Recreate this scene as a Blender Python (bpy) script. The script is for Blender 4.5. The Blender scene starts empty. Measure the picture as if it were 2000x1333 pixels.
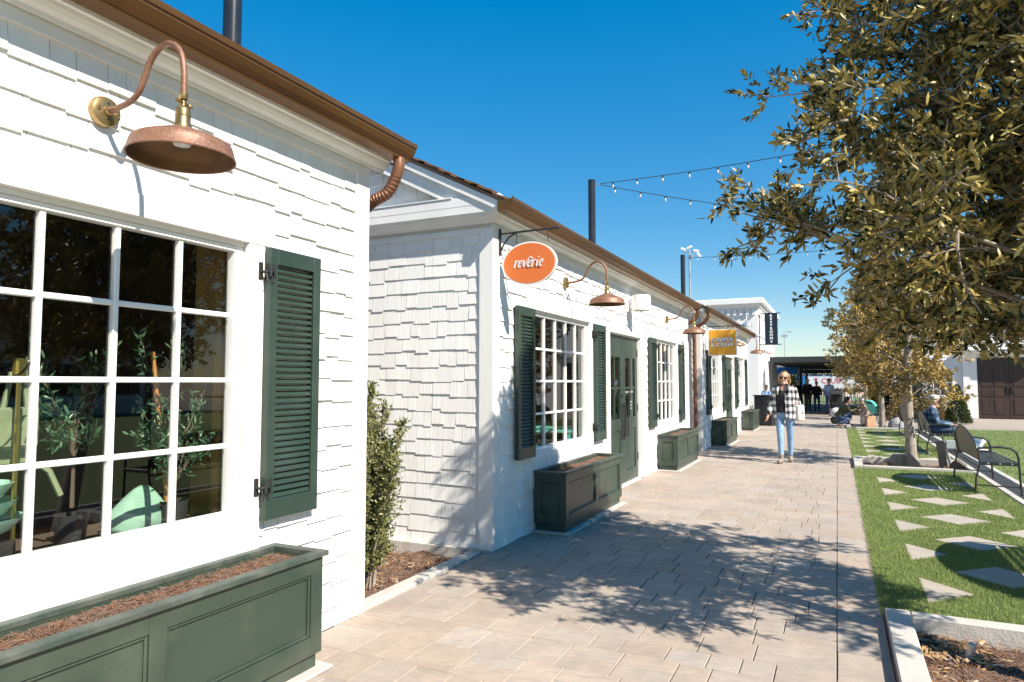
import bpy, math, random
import numpy as np
from mathutils import Vector, Matrix

R = math.radians
rnd = random.Random(11)
npr = np.random.default_rng(11)
S = bpy.context.scene
COL = S.collection

# ------------------------------------------------------------------ camera, sky, sun, exposure
cd = bpy.data.cameras.new('camera'); cam = bpy.data.objects.new('camera', cd); COL.objects.link(cam)
cd.sensor_width = 36.0; cd.lens = 23.994; cd.clip_start = 0.05; cd.clip_end = 3000
cam.location = (0, 0, 1.5)
cam.rotation_euler = (R(90 + 3.456), 0, R(25.43))
S.camera = cam
CAMM = Matrix.LocRotScale(cam.location, cam.rotation_euler.to_quaternion(), None)
CAMI = np.array(CAMM.inverted())

SUN_TRAVEL = Vector((-0.32, 0.123, -0.31)).normalized()
w = bpy.data.worlds.new('World'); S.world = w; w.use_nodes = True
nt = w.node_tree; bg = nt.nodes['Background']
sky = nt.nodes.new('ShaderNodeTexSky'); sky.sky_type = 'NISHITA'; sky.sun_disc = False
sky.sun_elevation = R(42.1); sky.sun_rotation = math.atan2(0.32, -0.123)
sky.altitude = 0; sky.air_density = 1.0; sky.dust_density = 0.0; sky.ozone_density = 3.0
gam = nt.nodes.new('ShaderNodeGamma'); gam.inputs['Gamma'].default_value = 0.55
hsv = nt.nodes.new('ShaderNodeHueSaturation'); hsv.inputs['Saturation'].default_value = 2.08
nt.links.new(sky.outputs[0], gam.inputs[0]); nt.links.new(gam.outputs[0], hsv.inputs['Color']); nt.links.new(hsv.outputs[0], bg.inputs[0]); bg.inputs[1].default_value = 0.15
sl = bpy.data.lights.new('sun', 'SUN'); sl.energy = 4.6; sl.angle = R(0.53); sl.color = (1.0, 0.93, 0.82)
so = bpy.data.objects.new('sun', sl); COL.objects.link(so); so.location = (30, -12, 30)
so.rotation_euler = SUN_TRAVEL.to_track_quat('-Z', 'Y').to_euler()
vs = S.view_settings
vs.view_transform = 'Standard'; vs.look = 'None'; vs.gamma = 1; vs.use_curve_mapping = False
vs.exposure = 1.1
S.cycles.max_bounces = 7; S.cycles.transparent_max_bounces = 16

# ------------------------------------------------------------------ materials
def mat(name, col, rough=0.6, metal=0.0, col2=None, scale=6.0, bump=0.0, bscale=None, detail=4, stretch=None,
        spec=0.5, island=0.0, objrand=0.0, satr=None, contrast=(0.35, 0.65), coat=0.0, col3=None, scale3=60, amt3=0.3):
    m = bpy.data.materials.new(name); m.use_nodes = True
    t = m.node_tree; N = t.nodes; L = t.links
    b = N['Principled BSDF']; b.inputs['Roughness'].default_value = rough; b.inputs['Metallic'].default_value = metal
    b.inputs['Specular IOR Level'].default_value = spec
    if coat: b.inputs['Coat Weight'].default_value = coat
    tc = N.new('ShaderNodeNewGeometry')
    vec = tc.outputs['Position']
    if stretch:
        mp = N.new('ShaderNodeMapping'); mp.inputs['Scale'].default_value = stretch
        L.new(vec, mp.inputs['Vector']); vec = mp.outputs[0]
    out = None
    rgb = N.new('ShaderNodeRGB'); rgb.outputs[0].default_value = (*col, 1); out = rgb.outputs[0]
    if col2:
        no = N.new('ShaderNodeTexNoise'); no.inputs['Scale'].default_value = scale; no.inputs['Detail'].default_value = detail
        L.new(vec, no.inputs['Vector'])
        mr = N.new('ShaderNodeMapRange'); mr.inputs[1].default_value = contrast[0]; mr.inputs[2].default_value = contrast[1]
        L.new(no.outputs[0], mr.inputs[0])
        mx = N.new('ShaderNodeMix'); mx.data_type = 'RGBA'; mx.inputs[7].default_value = (*col2, 1)
        L.new(mr.outputs[0], mx.inputs[0]); L.new(out, mx.inputs[6]); out = mx.outputs[2]
    if col3:
        no = N.new('ShaderNodeTexNoise'); no.inputs['Scale'].default_value = scale3; no.inputs['Detail'].default_value = 3
        L.new(vec, no.inputs['Vector'])
        mr = N.new('ShaderNodeMapRange'); mr.inputs[1].default_value = 0.45; mr.inputs[2].default_value = 0.75; mr.inputs[4].default_value = amt3
        L.new(no.outputs[0], mr.inputs[0])
        mx = N.new('ShaderNodeMix'); mx.data_type = 'RGBA'; mx.inputs[7].default_value = (*col3, 1)
        L.new(mr.outputs[0], mx.inputs[0]); L.new(out, mx.inputs[6]); out = mx.outputs[2]
    if island or objrand:
        oi = N.new('ShaderNodeObjectInfo')
        ad = N.new('ShaderNodeMath'); ad.operation = 'ADD'; L.new(oi.outputs['Random'], ad.inputs[0]); L.new(tc.outputs['Random Per Island'], ad.inputs[1])
        fr = N.new('ShaderNodeMath'); fr.operation = 'FRACT'; L.new(ad.outputs[0], fr.inputs[0])
        k = island or objrand
        mr = N.new('ShaderNodeMapRange'); mr.inputs[3].default_value = 1 - k; mr.inputs[4].default_value = 1 + k
        L.new(fr.outputs[0], mr.inputs[0])
        hs = N.new('ShaderNodeHueSaturation'); L.new(mr.outputs[0], hs.inputs['Value']); L.new(out, hs.inputs['Color'])
        f2 = N.new('ShaderNodeMath'); f2.operation = 'MULTIPLY'; f2.inputs[1].default_value = 7.31; L.new(fr.outputs[0], f2.inputs[0])
        f3 = N.new('ShaderNodeMath'); f3.operation = 'FRACT'; L.new(f2.outputs[0], f3.inputs[0])
        m2 = N.new('ShaderNodeMapRange'); m2.inputs[3].default_value = 1 - (satr or k * .9); m2.inputs[4].default_value = 1 + (satr or k * .9)
        L.new(f3.outputs[0], m2.inputs[0]); L.new(m2.outputs[0], hs.inputs['Saturation'])
        out = hs.outputs[0]
    L.new(out, b.inputs['Base Color'])
    if bump:
        no = N.new('ShaderNodeTexNoise'); no.inputs['Scale'].default_value = bscale or scale; no.inputs['Detail'].default_value = 6
        L.new(vec, no.inputs['Vector'])
        bp = N.new('ShaderNodeBump'); bp.inputs['Strength'].default_value = bump; bp.inputs['Distance'].default_value = 0.01
        L.new(no.outputs[0], bp.inputs['Height']); L.new(bp.outputs[0], b.inputs['Normal'])
    return m

M = {}
M['white'] = mat('white_paint', (.80, .785, .76), .5, col2=(.74, .725, .70), scale=3, bump=.12, bscale=40, stretch=(1, 1, .12), col3=(.60, .57, .52), scale3=9, amt3=.12)
M['shingle'] = mat('white_shingle_paint', (.80, .785, .76), .55, col2=(.75, .73, .70), scale=5, bump=.3, bscale=70, stretch=(1, 1, .06), island=.035, col3=(.62, .59, .53), scale3=7, amt3=.10)
M['smooth_white'] = mat('white_enamel', (.82, .81, .79), .35, col2=(.78, .77, .75), scale=4)
M['green'] = mat('green_paint', (.022, .041, .031), .36, col2=(.029, .048, .036), scale=2.2, bump=.06, bscale=60, col3=(.10, .12, .10), scale3=5, amt3=.18)
M['green_planter'] = mat('green_planter_paint', (.024, .042, .029), .40, col2=(.036, .054, .038), scale=1.6, bump=.08, bscale=50, col3=(.13, .135, .105), scale3=2.6, amt3=.34)
M['rim'] = mat('worn_green_rim', (.050, .064, .050), .5, col2=(.034, .052, .040), scale=3, bump=.1, bscale=60, col3=(.17, .17, .145), scale3=7, amt3=.45)
M['gutter'] = mat('bronze_gutter', (.21, .102, .036), .36, metal=.6, col2=(.14, .068, .027), scale=2.5, bump=.05, bscale=8, stretch=(1, .2, 1))
M['downspout'] = mat('brown_downspout', (.22, .10, .055), .4, metal=.35, col2=(.15, .07, .04), scale=6)
M['fascia'] = mat('brown_fascia', (.14, .075, .062), .5, col2=(.11, .06, .05), scale=3, stretch=(1, .2, 1))
M['shake'] = mat('cedar_shake', (.20, .105, .052), .8, col2=(.11, .058, .03), scale=7, bump=.5, bscale=40, stretch=(.3, 1, .3), island=.28)
M['copper'] = mat('weathered_copper', (.24, .115, .066), .52, metal=.3, col2=(.175, .080, .046), scale=10, bump=.12, bscale=60, col3=(.40, .27, .22), scale3=120, amt3=.45)
M['copper_in'] = mat('copper_inside', (.16, .085, .035), .5, metal=.5, col2=(.10, .05, .025), scale=10)
M['brass'] = mat('aged_brass', (.42, .29, .12), .33, metal=.85, col2=(.30, .20, .085), scale=18, col3=(.45, .38, .28), scale3=50, amt3=.3)
M['black'] = mat('black_metal', (.018, .018, .019), .38, col2=(.03, .03, .03), scale=8, bump=.05, bscale=60)
M['pole'] = mat('black_pole', (.015, .017, .022), .25, col2=(.022, .024, .03), scale=5)
M['silver'] = mat('galvanised', (.55, .56, .57), .35, metal=.7)
M['concrete'] = mat('concrete', (.50, .465, .42), .85, col2=(.44, .41, .37), scale=4, bump=.35, bscale=60, col3=(.33, .30, .26), scale3=25, amt3=.25)
M['stone'] = mat('cast_stone', (.40, .345, .285), .85, col2=(.345, .30, .25), scale=5, bump=.25, bscale=90, objrand=.06, col3=(.27, .23, .19), scale3=30, amt3=.3)
M['mulch'] = mat('mulch', (.15, .085, .055), .95, col2=(.08, .043, .028), scale=14, bump=1.0, bscale=60, col3=(.26, .16, .095), scale3=55, amt3=.7)
M['shred'] = mat('mulch_shred', (.17, .095, .06), .95, island=.45)
M['chip'] = mat('wood_chip', (.42, .28, .16), .9, col2=(.30, .19, .10), scale=30, island=.35)
M['sand'] = mat('joint_sand', (.13, .115, .10), .95, col2=(.08, .07, .06), scale=30)
M['bulb'] = mat('bulb_glass', (.62, .62, .60), .12, spec=.8)
M['bark'] = mat('pale_bark', (.36, .30, .245), .9, col2=(.22, .18, .145), scale=18, bump=.6, bscale=50, stretch=(1, 1, .5))
M['twig'] = mat('twig', (.34, .29, .24), .9, col2=(.24, .2, .16), scale=20)
M['wood_door'] = mat('dark_brown_timber', (.052, .028, .020), .5, col2=(.033, .018, .013), scale=6, stretch=(1, 1, .1), bump=.2, bscale=30)
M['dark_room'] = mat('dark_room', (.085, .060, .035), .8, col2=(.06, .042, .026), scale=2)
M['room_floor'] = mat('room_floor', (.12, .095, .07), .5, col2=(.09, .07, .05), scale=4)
M['yellow_wood'] = mat('golden_pine', (.42, .27, .09), .5, col2=(.34, .21, .07), scale=8, stretch=(1, 1, .1))
M['orange_wood'] = mat('orange_stake', (.48, .21, .045), .6, col2=(.36, .15, .03), scale=20, stretch=(1, 1, .2))
M['mint'] = mat('mint_fabric', (.27, .45, .34), .7, col2=(.20, .36, .27), scale=8, bump=.2, bscale=50)
M['mint_glaze'] = mat('mint_ceramic', (.36, .60, .50), .2)
M['sage'] = mat('sage_canvas', (.22, .26, .15), .75, col2=(.18, .22, .12), scale=10, bump=.2, bscale=200)
M['gold'] = mat('gold_rod', (.50, .38, .10), .35, metal=.7)
M['red'] = mat('red_cloth', (.50, .05, .03), .7)
M['teal'] = mat('teal_paint', (.08, .33, .28), .5, col2=(.10, .40, .34), scale=3)
M['orange_sign'] = mat('orange_sign_face', (.74, .185, .045), .45, col2=(.70, .17, .04), scale=2)
M['cream'] = mat('cream_paint', (.80, .76, .68), .5)
M['yellow_sign'] = mat('amber_sign_face', (.80, .38, .022), .45, col2=(.76, .35, .02), scale=2)
M['navy'] = mat('navy_paint', (.012, .018, .035), .45)
M['letter'] = mat('white_lettering', (.80, .79, .77), .5)
M['script'] = mat('black_lettering', (.003, .003, .003), .9, spec=.05)
M['lav'] = mat('grey_edge', (.50, .47, .50), .5)
M['skin'] = mat('skin', (.58, .34, .245), .5, col2=(.54, .29, .20), scale=12)
M['hair_blonde'] = mat('blonde_hair', (.42, .25, .105), .5, col2=(.28, .15, .06), scale=40, stretch=(1, 1, .2))
M['hair_dark'] = mat('dark_hair', (.03, .02, .014), .5)
M['hair_grey'] = mat('grey_hair', (.40, .38, .36), .6)
M['jean'] = mat('light_denim', (.17, .29, .45), .8, col2=(.25, .38, .54), scale=9, bump=.3, bscale=90)
M['dark_jean'] = mat('dark_denim', (.05, .09, .17), .8, col2=(.07, .12, .21), scale=9)
M['black_cloth'] = mat('black_cloth', (.012, .012, .014), .85, col2=(.022, .022, .024), scale=14)
M['khaki'] = mat('khaki_cloth', (.10, .075, .05), .85)
M['blue_cloth'] = mat('blue_shirt', (.22, .36, .60), .8, col2=(.28, .42, .64), scale=8)
M['olive_cloth'] = mat('camo_cloth', (.055, .055, .022), .85, col2=(.12, .11, .06), scale=16)
M['beige_cloth'] = mat('beige_cloth', (.42, .29, .20), .8, col2=(.34, .22, .14), scale=10)
M['pale_cloth'] = mat('pale_cloth', (.62, .58, .53), .8)
M['grey_suede'] = mat('taupe_suede', (.26, .225, .19), .9, col2=(.20, .17, .145), scale=20)
M['white_shoe'] = mat('white_leather', (.75, .75, .75), .5)
M['cap'] = mat('pale_cap', (.50, .50, .45), .8)
M['cap_peak'] = mat('blue_peak', (.10, .17, .30), .7)
M['grey_plastic'] = mat('grey_plastic', (.17, .18, .195), .5)
M['kraft'] = mat('kraft_paper', (.50, .31, .18), .8, col2=(.45, .27, .15), scale=12)
M['brick_paint'] = mat('white_painted_brick', (.80, .79, .77), .6, col2=(.76, .75, .73), scale=6, bump=.25, bscale=40, island=.03)
M['grey_roof'] = mat('dark_canopy', (.022, .024, .028), .55)
M['blue_canvas'] = mat('blue_canvas', (.02, .19, .48), .6)
M['pale_canvas'] = mat('pale_canvas', (.62, .68, .74), .6)
M['tan'] = mat('tan_dirt', (.50, .38, .29), .95, col2=(.44, .33, .25), scale=.3)
M['house_white'] = mat('white_siding', (.74, .735, .73), .6, col2=(.70, .69, .685), scale=3)
M['bench_brown'] = mat('bronze_sheet', (.052, .038, .028), .42, col2=(.07, .052, .038), scale=5, bump=.1, bscale=150)
M['grate'] = mat('iron_grate', (.045, .047, .05), .5, col2=(.07, .07, .07), scale=20)
M['rock'] = mat('grey_rock', (.26, .27, .29), .8, col2=(.18, .18, .19), scale=12, bump=.5, bscale=30)
M['pvc'] = mat('pvc_pipe', (.42, .30, .24), .5, col2=(.6, .55, .5), scale=30)
M['rust'] = mat('rust_leaf', (.40, .12, .03), .8)
M['pennant'] = mat('red_print', (.68, .10, .10), .6)
M['banner'] = mat('white_vinyl', (.78, .78, .80), .5)
M['weather_stone'] = mat('foundation_concrete', (.55, .51, .46), .9, col2=(.40, .37, .33), scale=7, bump=.4, bscale=50, stretch=(1, 1, .2))

def leaf_mat(name, dark, warm, warm_amt=.5, trans=.22, rough=.42):
    m = bpy.data.materials.new(name); m.use_nodes = True
    t = m.node_tree; N = t.nodes; L = t.links; b = N['Principled BSDF']; b.inputs['Roughness'].default_value = rough
    b.inputs['Specular IOR Level'].default_value = .45
    g = N.new('ShaderNodeNewGeometry'); oi = N.new('ShaderNodeObjectInfo')
    ad = N.new('ShaderNodeMath'); ad.operation = 'ADD'; L.new(g.outputs['Random Per Island'], ad.inputs[0]); L.new(oi.outputs['Random'], ad.inputs[1])
    fr = N.new('ShaderNodeMath'); fr.operation = 'FRACT'; L.new(ad.outputs[0], fr.inputs[0])
    no = N.new('ShaderNodeTexNoise'); no.inputs['Scale'].default_value = 2.2; L.new(g.outputs['Position'], no.inputs['Vector'])
    mm = N.new('ShaderNodeMath'); mm.operation = 'MULTIPLY_ADD'; mm.inputs[1].default_value = 1.1; mm.inputs[2].default_value = -.55 + warm_amt - .5
    L.new(no.outputs[0], mm.inputs[0])
    a2 = N.new('ShaderNodeMath'); a2.operation = 'ADD'; L.new(fr.outputs[0], a2.inputs[0]); L.new(mm.outputs[0], a2.inputs[1])
    cr = N.new('ShaderNodeValToRGB'); e = cr.color_ramp.elements
    mid = tuple((a + c) / 2 for a, c in zip(dark, warm))
    e[0].position = .15; e[0].color = (*dark, 1); e[1].position = .95; e[1].color = (*warm, 1)
    k = e.new(.55); k.color = (mid[0], mid[1] * 1.05, mid[2] * .9, 1)
    L.new(a2.outputs[0], cr.inputs[0])
    mx = N.new('ShaderNodeMix'); mx.data_type = 'RGBA'; mx.blend_type = 'MIX'
    mx.inputs[7].default_value = (*(min(1, c * 1.25) for c in warm), 1)
    bf = N.new('ShaderNodeMath'); bf.operation = 'MULTIPLY'; bf.inputs[1].default_value = .45; L.new(g.outputs['Backfacing'], bf.inputs[0])
    L.new(bf.outputs[0], mx.inputs[0]); L.new(cr.outputs[0], mx.inputs[6])
    L.new(mx.outputs[2], b.inputs['Base Color'])
    tr = N.new('ShaderNodeBsdfTranslucent'); L.new(mx.outputs[2], tr.inputs['Color'])
    ms = N.new('ShaderNodeMixShader'); ms.inputs[0].default_value = trans
    L.new(b.outputs[0], ms.inputs[1]); L.new(tr.outputs[0], ms.inputs[2]); L.new(ms.outputs[0], N['Material Output'].inputs[0])
    return m
M['leaf_oak'] = leaf_mat('live_oak_leaf', (.018, .027, .007), (.46, .345, .105), .27, .12)
M['leaf_gold'] = leaf_mat('golden_oak_leaf', (.050, .048, .012), (.54, .36, .11), .52, .16)
M['leaf_shrub'] = leaf_mat('shrub_leaf', (.065, .085, .024), (.27, .26, .11), .5, rough=.35)
M['leaf_cone'] = leaf_mat('evergreen_spray', (.018, .036, .010), (.085, .115, .030), .4)
M['leaf_olive'] = leaf_mat('olive_leaf', (.022, .060, .030), (.10, .19, .11), .5, rough=.3)
M['leaf_bush'] = leaf_mat('tan_bush_leaf', (.09, .072, .030), (.33, .23, .10), .6)
M['leaf_dark'] = leaf_mat('dark_bush_leaf', (.010, .018, .006), (.04, .055, .018), .4)

def grass_mat(name, a, b2):
    m = leaf_mat(name, a, b2, .5, .25, .5); return m
M['turf_blade'] = grass_mat('turf_blade', (.135, .185, .050), (.320, .375, .140))
M['turf'] = mat('turf_backing', (.115, .155, .050), .9, col2=(.165, .21, .075), scale=120, detail=6, col3=(.06, .09, .025), scale3=1.5, amt3=.35, bump=.8, bscale=160)
M['lawn_far'] = mat('lawn', (.125, .165, .056), .9, col2=(.165, .205, .078), scale=60, detail=6, col3=(.10, .13, .04), scale3=.8, amt3=.3, bump=.6, bscale=120)

def glass_mat(name, tint=(.93, .95, .92), k=1.9):
    m = bpy.data.materials.new(name); m.use_nodes = True
    t = m.node_tree; N = t.nodes; L = t.links; N.remove(N['Principled BSDF'])
    tr = N.new('ShaderNodeBsdfTransparent'); tr.inputs[0].default_value = (*tint, 1)
    gl = N.new('ShaderNodeBsdfGlossy'); gl.inputs['Roughness'].default_value = .0
    lw_ = N.new('ShaderNodeLayerWeight'); lw_.inputs[0].default_value = .5
    p5 = N.new('ShaderNodeMath'); p5.operation = 'POWER'; p5.inputs[1].default_value = 5; L.new(lw_.outputs['Facing'], p5.inputs[0])
    ml = N.new('ShaderNodeMath'); ml.operation = 'MULTIPLY_ADD'; ml.inputs[1].default_value = .9; ml.inputs[2].default_value = .045 * k; ml.use_clamp = True; L.new(p5.outputs[0], ml.inputs[0])
    ms = N.new('ShaderNodeMixShader'); L.new(ml.outputs[0], ms.inputs[0]); L.new(tr.outputs[0], ms.inputs[1]); L.new(gl.outputs[0], ms.inputs[2])
    L.new(ms.outputs[0], N['Material Output'].inputs[0])
    return m
M['glass'] = glass_mat('window_glass')
M['lens'] = mat('dark_lens', (.004, .004, .005), .05, spec=.9)

def paver_mat():
    m = mat('paver', (.388, .315, .255), .85, col2=(.328, .274, .228), scale=5, contrast=(.3, .7), col3=(.25, .215, .185), scale3=14, amt3=.40, island=.055, satr=.16, bump=.0)
    t = m.node_tree; N = t.nodes; L = t.links; b = N['Principled BSDF']
    g = N.new('ShaderNodeNewGeometry')
    mp = N.new('ShaderNodeMapping'); mp.inputs['Scale'].default_value = (9, 26, 9); mp.inputs['Rotation'].default_value = (0, 0, .35); L.new(g.outputs['Position'], mp.inputs[0])
    oi = N.new('ShaderNodeObjectInfo'); ad = N.new('ShaderNodeMath'); ad.operation = 'ADD'
    L.new(oi.outputs['Random'], ad.inputs[0]); L.new(g.outputs['Random Per Island'], ad.inputs[1])
    ns = N.new('ShaderNodeTexNoise'); ns.inputs['Scale'].default_value = 1.1; ns.inputs['Detail'].default_value = 8; ns.inputs['Roughness'].default_value = .65; L.new(g.outputs['Position'], ns.inputs['Vector'])
    mr2 = N.new('ShaderNodeMapRange'); mr2.inputs[1].default_value = .35; mr2.inputs[2].default_value = .65; mr2.inputs[3].default_value = .86; mr2.inputs[4].default_value = 1.05; L.new(ns.outputs[0], mr2.inputs[0])
    src = b.inputs['Base Color'].links[0].from_socket; h2 = N.new('ShaderNodeHueSaturation'); L.new(src, h2.inputs['Color']); L.new(mr2.outputs[0], h2.inputs['Value']); L.new(h2.outputs[0], b.inputs['Base Color'])
    m5 = N.new('ShaderNodeMath'); m5.operation = 'MULTIPLY'; m5.inputs[1].default_value = 37; L.new(ad.outputs[0], m5.inputs[0])
    no = N.new('ShaderNodeTexNoise'); no.noise_dimensions = '4D'; no.inputs['Scale'].default_value = .55; no.inputs['Detail'].default_value = 7; no.inputs['Distortion'].default_value = 1.2
    L.new(mp.outputs[0], no.inputs['Vector']); L.new(m5.outputs[0], no.inputs['W'])
    bp = N.new('ShaderNodeBump'); bp.inputs['Strength'].default_value = .6; bp.inputs['Distance'].default_value = .018
    L.new(no.outputs[0], bp.inputs['Height']); L.new(bp.outputs[0], b.inputs['Normal'])
    return m
M['paver'] = paver_mat()

def plaza_mat():
    m = mat('plaza_paving', (.400, .345, .295), .85, col2=(.35, .305, .265), scale=3)
    t = m.node_tree; N = t.nodes; L = t.links; b = N['Principled BSDF']
    g = N.new('ShaderNodeNewGeometry'); br = N.new('ShaderNodeTexBrick')
    br.inputs['Color1'].default_value = (.35, .29, .24, 1); br.inputs['Color2'].default_value = (.31, .265, .225, 1); br.inputs['Mortar'].default_value = (.24, .21, .18, 1)
    br.inputs['Scale'].default_value = 1; br.inputs['Brick Width'].default_value = .38; br.inputs['Row Height'].default_value = .24; br.inputs['Mortar Size'].default_value = .008
    L.new(g.outputs['Position'], br.inputs['Vector']); L.new(br.outputs['Color'], b.inputs['Base Color'])
    return m
M['plaza'] = plaza_mat()

def plaid_mat(name, a, b2, mid, sx, sz, soft=.04):
    m = bpy.data.materials.new(name); m.use_nodes = True
    t = m.node_tree; N = t.nodes; L = t.links; b = N['Principled BSDF']; b.inputs['Roughness'].default_value = .9
    tc = N.new('ShaderNodeTexCoord'); sp = N.new('ShaderNodeSeparateXYZ'); L.new(tc.outputs['Object'], sp.inputs[0])
    no = N.new('ShaderNodeTexNoise'); no.inputs['Scale'].default_value = 7; L.new(tc.outputs['Object'], no.inputs['Vector'])
    def stripe(sock, s):
        a1 = N.new('ShaderNodeMath'); a1.operation = 'MULTIPLY_ADD'; a1.inputs[1].default_value = .06; L.new(no.outputs[0], a1.inputs[0]); L.new(sock, a1.inputs[2])
        a2 = N.new('ShaderNodeMath'); a2.operation = 'MULTIPLY'; a2.inputs[1].default_value = s * 2 * math.pi; L.new(a1.outputs[0], a2.inputs[0])
        a3 = N.new('ShaderNodeMath'); a3.operation = 'SINE'; L.new(a2.outputs[0], a3.inputs[0])
        mr = N.new('ShaderNodeMapRange'); mr.inputs[1].default_value = -.25; mr.inputs[2].default_value = .25; L.new(a3.outputs[0], mr.inputs[0])
        return mr.outputs[0]
    sxo = N.new('ShaderNodeMath'); sxo.operation = 'ADD'; L.new(sp.outputs[0], sxo.inputs[0]); L.new(sp.outputs[1], sxo.inputs[1])
    p = stripe(sxo.outputs[0], sx); q = stripe(sp.outputs[2], sz)
    ad = N.new('ShaderNodeMath'); ad.operation = 'ADD'; L.new(p, ad.inputs[0]); L.new(q, ad.inputs[1])
    hf = N.new('ShaderNodeMath'); hf.operation = 'MULTIPLY'; hf.inputs[1].default_value = .5; L.new(ad.outputs[0], hf.inputs[0])
    cr = N.new('ShaderNodeValToRGB'); e = cr.color_ramp.elements; e[0].color = (*a, 1); e[1].color = (*b2, 1); k = e.new(.5); k.color = (*mid, 1)
    L.new(hf.outputs[0], cr.inputs[0]); L.new(cr.outputs[0], b.inputs['Base Color'])
    return m
M['plaid'] = plaid_mat('black_white_plaid', (.012, .012, .014), (.74, .73, .72), (.19, .19, .195), 8.6, 8.0)
M['blue_plaid'] = plaid_mat('blue_plaid', (.020, .045, .090), (.15, .23, .31), (.038, .080, .145), 8, 8)

# ------------------------------------------------------------------ mesh helpers
def frames(pts):
    pts = [Vector(p) for p in pts]; n = len(pts); out = []
    up = None
    for i in range(n):
        t = (pts[min(i + 1, n - 1)] - pts[max(i - 1, 0)])
        t = t.normalized() if t.length > 1e-9 else Vector((0, 0, 1))
        if up is None:
            a = Vector((0, 0, 1)) if abs(t.z) < .9 else Vector((1, 0, 0))
        else: a = up
        u = (a - t * a.dot(t)); u = u.normalized() if u.length > 1e-6 else t.orthogonal().normalized()
        up = u; out.append((u, t.cross(u)))
    return pts, out

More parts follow.
